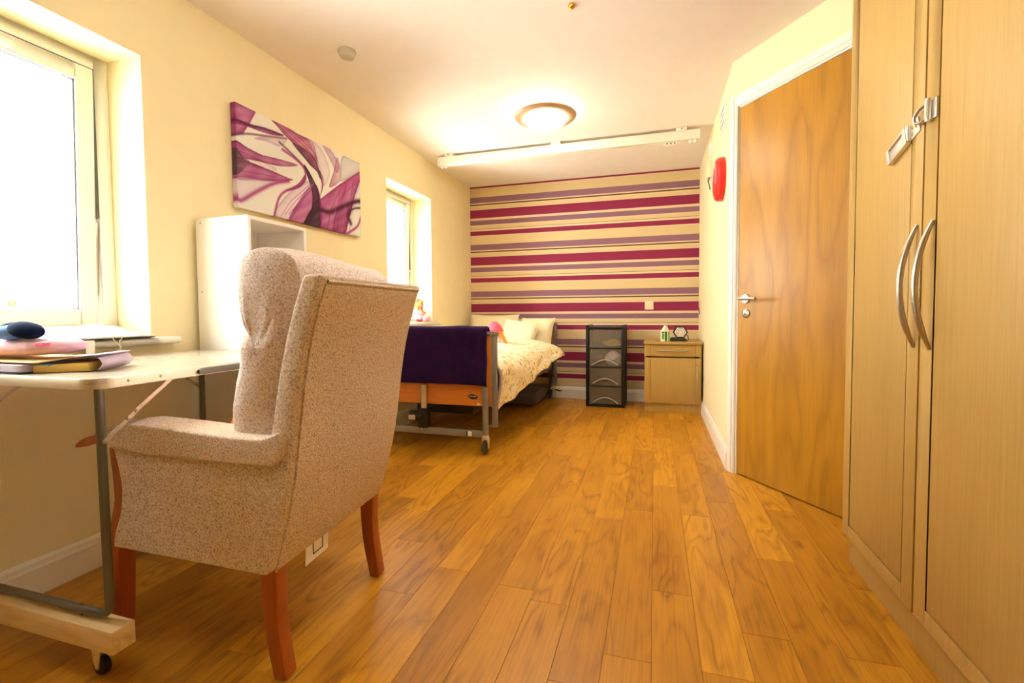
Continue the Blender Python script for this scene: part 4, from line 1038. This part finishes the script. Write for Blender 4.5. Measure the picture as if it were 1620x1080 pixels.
# ------------------------------------------------------------------ profiling bed
bd = thing('bed', 'profiling care bed with beech end boards and grey metal frame', 'bed', (-1.49, 3.95, 0))
BXL, BXR = -1.965, -.998
def bed_end(yb, out, full):
    """board with grey edge posts; out = direction away from the mattress (-1 foot, +1 head)"""
    e = bpy.data.objects.new('footboard' if out < 0 else 'headboard', None); COL.objects.link(e); e.parent = bd
    p = Vector((-1.48, yb, .55)); e.location = p - ORG[bd.name]; ORG[e.name] = p
    MB().box(BXL + .03, BXR - .03, yb - .009, yb + .009, .31, .785).build('board', M['bedwood'], e, bevel=.003)
    for x in (BXL + .017, BXR - .017):
        MB().box(x - .017, x + .017, yb - .016, yb + .016, .175, .795).build('edge_post', M['greymetal'], e, bevel=.004)
    MB().box(BXL - .006, BXR + .008, yb - .022, yb + .022, .790, .812).build('cap_rail', M['greymetal'], e, bevel=.007, seg=3)
    return e
fb = bed_end(2.955, -1, True); hbd = bed_end(4.955, 1, True)
oval = MB(); oval.lathe([(0, 0), (1, 0), (1, .0012), (0, .0012)], (0, 0, 0), 28, 'Y'); oval.v = [(-1.168 + p[0] * .034, 2.9445 + p[1], .372 + p[2] * .0165 - p[0] * .003) for p in oval.v]
ov = oval.build('oval_badge', M['black'], fb)
text_mesh('lettering', 'INVACARE', .0105, M['white_print'], ov, Matrix.Translation((-1.168, 2.9436, .374)) @ Matrix.Rotation(math.radians(90), 4, 'X'), .0003, sx=.95)
MB().box(-1.140, -1.118, 2.9445, 2.946, .318, .328).build('sticker', M['white_print'], fb, smooth=False)
for yb, out in ((2.955, -1), (4.955, 1)):
    yl = yb + out * .035
    for x in (BXL + .09, BXR - .072):
        MB().tube([(x, yl, .118), (x, yl, .445)], .0205, 16).build('leg_tube', M['greymetal'], bd)
        c = MB(); c.lathe([(.0, .125), (.021, .125), (.025, .112), (.025, .098), (.0, .098)], (x, yl, 0), 16)
        for q in (-1, 1): c.hexa([(x + q * .020 - .0015, yl - .016, .038), (x + q * .020 + .0015, yl - .016, .038), (x + q * .020 + .0015, yl + .010, .038), (x + q * .020 - .0015, yl + .010, .038)], [(x + q * .020 - .0015, yl - .022, .100), (x + q * .020 + .0015, yl - .022, .100), (x + q * .020 + .0015, yl + .024, .100), (x + q * .020 - .0015, yl + .024, .100)])
        c.box(x - .022, x + .022, yl - .022, yl + .024, .097, .102); c.box(x + .018, x + .032, yl - .03, yl - .012, .085, .098)
        co = c.build('castor', M['chrome'], bd, bevel=.001)
        MB().lathe([(.006, -.014), (.036, -.014), (.045, -.008), (.046, 0), (.045, .008), (.036, .014), (.006, .014)], (x, yl - .012, .0462), 28, 'X').build('wheel', M['rubber'], co)
    MB().box(BXL + .09, BXR - .072, yl - .013, yl + .013, .108, .152).build('cross_bar', M['greymetal'], bd, bevel=.003)
    MB().box(BXR - .075, BXR - .01, yb - .01, yb + .01, .175, .188).build('post_bracket', M['greymetal'], bd)
st = MB().box(-1.192, -1.165, 2.9055, 2.9072, .114, .146).build('white_sticker', M['white_print'], bd, smooth=False); MB().box(-1.206, -1.193, 2.9055, 2.9072, .112, .146).build('green_sticker', M['green2'], bd, smooth=False)
# lifting column with motor
MB().tube([(-1.525, 2.925, .26), (-1.525, 2.925, .445)], .021, 16).build('lift_column', M['alu'], bd)
mt = MB(); mt.box(-1.555, -1.485, 2.89, 2.955, .15, .285); mt.tube([(-1.63, 2.92, .225), (-1.52, 2.92, .225)], .036, 16); mo = mt.build('lift_motor', M['black'], bd, bevel=.006)
MB().box(-1.622, -1.572, 2.8835, 2.8855, .205, .238).build('rating_label', plain('beige_label', '#C9B7A0', .6), mo, smooth=False)
MB().lathe([(0, -.010), (.008, -.010), (.011, 0)], (-1.525, 2.905, .140), 14, 'Y').build('motor_pin', M['steel'], mo)
for x in (BXL + .06, BXR - .06): MB().box(x - .02, x + .02, 2.965, 4.945, .335, .40).build('side_rail', M['greymetal'], bd, bevel=.004)
for y in (3.3, 3.75, 4.2, 4.6): MB().box(BXL + .06, BXR - .06, y - .03, y + .03, .385, .405).build('cross_slat', M['darkgrey'], bd)
MB().box(-1.70, -1.25, 3.15, 4.7, .20, .30).build('scissor_frame', M['black'], bd, bevel=.01)
MB().box(-1.62, -1.10, 4.42, 4.80, .03, .155).build('control_box', plain('grey_plastic', '#55514B', .5), bd, bevel=.012)
MB().tube(catmull([(BXR - .04, 4.93, .55), (BXR - .035, 4.90, .40), (BXR - .045, 4.905, .25), (BXR - .06, 4.86, .12), (BXR - .10, 4.75, .03), (BXR - .16, 4.62, .012), (BXR - .3, 4.55, .012)], 8), .0085, 8).build('power_cable', M['black'], bd)
MB().tube(catmull([(BXR - .02, 4.97, .10), (BXR + .03, 4.965, .085), (BXR + .05, 4.93, .095)], 6), .007, 8).build('brake_lever', M['black'], bd)
MB().box(BXR - .075, BXR - .045, 4.88, 4.93, .35, .62).build('hand_control', M['black'], bd, bevel=.008)
mtr = MB().box(BXL + .03, BXR - .05, 2.985, 4.925, .408, .545).build('mattress', M['sheet'], bevel=.03, seg=3); tag(mtr, 'mattress in a pale pink sheet on the care bed', 'mattress')

# duvet: lies on the mattress, hangs over the open side
def duv(u, v):
    y = 2.995 + 1.60 * v
    hang = .245 * (1 - v) + .005 * v             # how far the hem drops
    flare = .02 + .095 * v
    ztop = .60 + .055 * math.sin(math.pi * min(1, u / .66)) + .02 * v
    xe = -1.085 + .075 * v
    if u < .62:
        t = u / .62; x = -1.93 + (xe + 1.93) * t; z = ztop
        z += .012 * noise.noise(Vector((x * 5, y * 4, 0))) + .008 * noise.noise(Vector((x * 12, y * 9, 3)))
    else:
        t = (u - .62) / .38
        a = t * math.pi * .5
        r = .085 - .02 * v
        if t < .45:
            q = t / .45 * math.pi * .48; x = xe + (r + flare * .6) * math.sin(q); z = ztop - r * (1 - math.cos(q))
        else:
            q = (t - .45) / .55; x = xe + (r + flare * .6) + flare * .3 * q - .035 * q * (1 - v); z = ztop - r - hang * q
        fold = noise.noise(Vector((y * 6.5, t * 2.2, 5)))
        x += (.024 * fold + .012 * math.sin(y * 17 + t * 3)) * min(1, t * 1.6)
        z += .018 * noise.noise(Vector((y * 5, t * 3, 9))) * t
    if v > .9: z -= .03 * (v - .9) / .1
    return (x, y, z)
m_ = MB(); m_.grid(duv, 44, 52)
dv = m_.build('duvet', [M['floral'], M['sheet']], angle=180, solid=.035, subsurf=1); tag(dv, 'cream floral duvet hanging over the side of the care bed', 'duvet')

def pillow(name, c, half, rot, mat, label, puff=1.0, group='pillows on the bed', seed=0):
    mb = MB(); n = 18
    Rm = Matrix.Rotation(rot[2], 3, 'Z') @ Matrix.Rotation(rot[1], 3, 'Y') @ Matrix.Rotation(rot[0], 3, 'X')
    def fn(sgn):
        def g(u, v):
            a, b_ = 2 * u - 1, 2 * v - 1
            t = max(0, (1 - abs(a) ** 2.6)) ** .55 * max(0, (1 - abs(b_) ** 2.6)) ** .55
            k = 1 - .07 * (1 - abs(a) ** 2) * (abs(b_) ** 4) ; k2 = 1 - .07 * (1 - abs(b_) ** 2) * (abs(a) ** 4)
            p = Vector((a * half[0] * k2, b_ * half[1] * k, sgn * half[2] * t * puff + .006 * noise.noise(Vector((a * 2 + seed, b_ * 2, sgn)))))
            return Vector(c) + Rm @ p
        return g
    mb.grid(fn(1), n, n); mb.grid(fn(-1), n, n)
    o = mb.build(name, mat, angle=180, subsurf=1)
    return tag(o, label, 'pillow', group)
pillow('pillow', (-1.67, 4.80, .735), (.28, .20, .075), (math.radians(62), 0, math.radians(2)), M['cream'], 'cream pillow against the headboard on the window side of the bed', seed=1)
pillow('pillow', (-1.185, 4.80, .715), (.185, .185, .085), (math.radians(58), 0, math.radians(-3)), M['cream'], 'cream pillow against the headboard beside the drawer tower', seed=4)
pillow('ribbed_cushion', (-1.315, 4.56, .700), (.195, .185, .060), (math.radians(55), math.radians(7), math.radians(-6)), M['knit'], 'square cream ribbed cushion standing in front of the pillows', seed=7)

# velvet throw over the footboard
th_path = [(.455, -.034), (.50, -.036), (.60, -.034), (.70, -.033), (.78, -.033), (.815, -.030), (.832, -.018), (.838, 0.0), (.832, .018), (.812, .030), (.76, .034), (.68, .036), (.62, .036)]
tpth = catmull([(0, dy, z) for z, dy in th_path], 3)
def thr(u, v):
    p = tpth[int(round(v * (len(tpth) - 1)))]; x = -1.80 + .745 * u
    dz = .005 * noise.noise(Vector((x * 6, p.y * 20, p.z * 5))); dy = .007 * noise.noise(Vector((x * 9, 3, p.z * 4)))
    if u > .93: dy += .012 * math.sin((u - .93) / .07 * math.pi) * (-1 if p.y < 0 else 1)
    return (x + .006 * noise.noise(Vector((p.z * 9, u * 3, 1))), 2.955 + p.y + (dy if p.z < .79 else 0) - (.006 if p.y < 0 and p.z < .6 else 0), p.z + dz)
tho = MB().grid(thr, 40, len(tpth)).build('velvet_throw', M['velvet'], angle=180, solid=.022, subsurf=1); tag(tho, 'dark purple velvet throw folded over the footboard of the bed', 'blanket')

# ------------------------------------------------------------------ rag dolls
def blob(mb, pts, r): mb.tube(catmull(pts, 4), r, 10); return mb
d1 = thing('rag_doll', 'pink-hooded rag doll sitting on the far window sill', 'doll', (-2.075, 3.93, .852))
cx, cy, cz = -2.085, 3.905, .852
MB().ball((cx, cy, cz + .075), (.042, .045, .062), 18, 12).build('dress', M['white_cloth'], d1)
sk = MB(); sk.lathe([(.030, .095), (.044, .07), (.060, .045), (.070, .028), (.064, .030), (.03, .05)], (cx + .012, cy, cz), 24)
sk.v = [(x + .004 * math.sin(9 * math.atan2(y - cy, x - cx)), y, z) for x, y, z in sk.v]; sk.build('skirt', M['palepink'], d1)
MB().ball((cx + .012, cy - .008, cz + .160), (.038, .040, .038), 20, 14).build('head', M['skin'], d1)
hr = MB(); random.seed(5)
for i in range(46):
    a = random.uniform(0, 6.28); b_ = random.uniform(-.4, 1.0); r = .038
    p = Vector((cx + .006 + r * math.cos(a) * .95, cy + r * math.sin(a), cz + .163 + r * b_ * .8))
    if (p.x - cx) > .028 and abs(p.y - cy + .008) < .022 and p.z < cz + .175: continue
    hr.ball(p, random.uniform(.010, .016), 8, 6)
for s in (-1, 1):
    for k in range(6): hr.ball((cx + .022, cy + s * (.036 + .004 * math.sin(k)), cz + .145 - k * .010), .012, 8, 6)
hr.build('yarn_hair', M['hair'], d1)
hd = MB(); hd.ball((cx - .008, cy + .004, cz + .172), (.046, .052, .050), 20, 12); hd.build('hood', M['pinkdoll'], d1)
ey = MB()
for s in (-1, 1): ey.ball((cx + .048, cy - .008 + s * .013, cz + .163), .004, 8, 6)
ey.build('eyes', M['black'], d1)
MB().ball((cx + .047, cy - .008, cz + .148), (.003, .009, .0025), 10, 6).build('mouth', M['reddoll'], d1)
for s in (-1, 1):
    a = MB(); blob(a, [(cx, cy + s * .035, cz + .115), (cx + .022, cy + s * .055, cz + .095), (cx + .045, cy + s * .045, cz + .085)], .015); a.build('arm', M['palepink'], d1)
    MB().ball((cx + .052, cy + s * .042, cz + .085), .014, 10, 8).build('hand', M['skin'], d1)
    l_ = MB(); blob(l_, [(cx + .01, cy + s * .025, cz + .03), (cx + .05, cy + s * .030, cz + .028), (cx + .085, cy + s * .034, cz + .024)], .019); l_.build('leg', M['reddoll'], d1)
    MB().ball((cx + .092, cy + s * .036, cz + .030), (.020, .022, .028), 12, 8).build('foot', M['palepink'], d1)
hh = MB(); hh.ball((cx - .012, cy + .062, cz + .070), (.034, .032, .042), 16, 10); hh.ball((cx - .01, cy + .055, cz + .030), (.034, .034, .030), 16, 10); tag(hh.build('soft_heart', M['reddoll']), 'red plush heart behind the doll on the far window sill', 'soft toy')

d2 = thing('rag_doll', 'red-hatted rag doll with yellow plaits slumped on the duvet', 'doll', (-1.325, 3.92, .66))
cx, cy, cz = -1.335, 3.92, .632
MB().ball((cx, cy, cz + .055), (.055, .050, .055), 18, 12).build('dress', M['white_cloth'], d2)
MB().ball((cx, cy - .005, cz + .145), (.048, .046, .050), 20, 14).build('head', M['skin'], d2)
h = MB(); h.lathe([(.074, -.012), (.060, .010), (.054, .030), (.040, .050), (.022, .066), (.0, .074)], (cx, cy - .004, cz + .150), 24)
h.v = [(x - .45 * max(0, z - cz - .165), y + .5 * max(0, z - cz - .165) - .010 * math.sin(4 * math.atan2(y - cy, x - cx)) * max(0, cz + .17 - z) * 10, z) for x, y, z in h.v]
h.build('hat', plain('doll_hat_red', '#E8566C', .9, vary=.1), d2, solid=.006)
hr = MB()
for s in (-1, 1):
    for k in range(12):
        t = k / 11; hr.ball((cx + s * (.042 + .058 * t) + .004 * math.sin(k * 2.4), cy - .022 - .012 * t, cz + .150 - .105 * t), (.021 - .006 * t, .019, .015), 10, 7)
for i in range(20):
    a = i / 20 * 6.283; hr.ball((cx + .050 * math.cos(a), cy - .008 + .034 * math.sin(a), cz + .145 - .02 * (math.cos(a) > 0)), .016, 8, 6)
hr.build('yarn_plaits', M['hair'], d2)
for s in (-1, 1):
    MB().ball((cx + s * .018, cy - .048, cz + .150), .005, 8, 6).build('eye', M['black'], d2)
    a = MB(); blob(a, [(cx + s * .045, cy - .01, cz + .085), (cx + s * .080, cy - .03, cz + .045), (cx + s * .105, cy - .04, cz + .020)], .017); a.build('arm', M['palepink'], d2)
    MB().ball((cx + s * .118, cy - .045, cz + .014), (.022, .018, .016), 12, 8).build('hand', M['skin'], d2)
    l_ = MB(); blob(l_, [(cx + s * .02, cy - .03, cz + .02), (cx + s * .03, cy - .09, cz + .012), (cx + s * .035, cy - .14, cz + .012)], .020); l_.build('leg', M['skin'], d2)
    MB().ball((cx + s * .036, cy - .155, cz + .016), (.022, .028, .024), 12, 8).build('shoe', M['black'], d2)
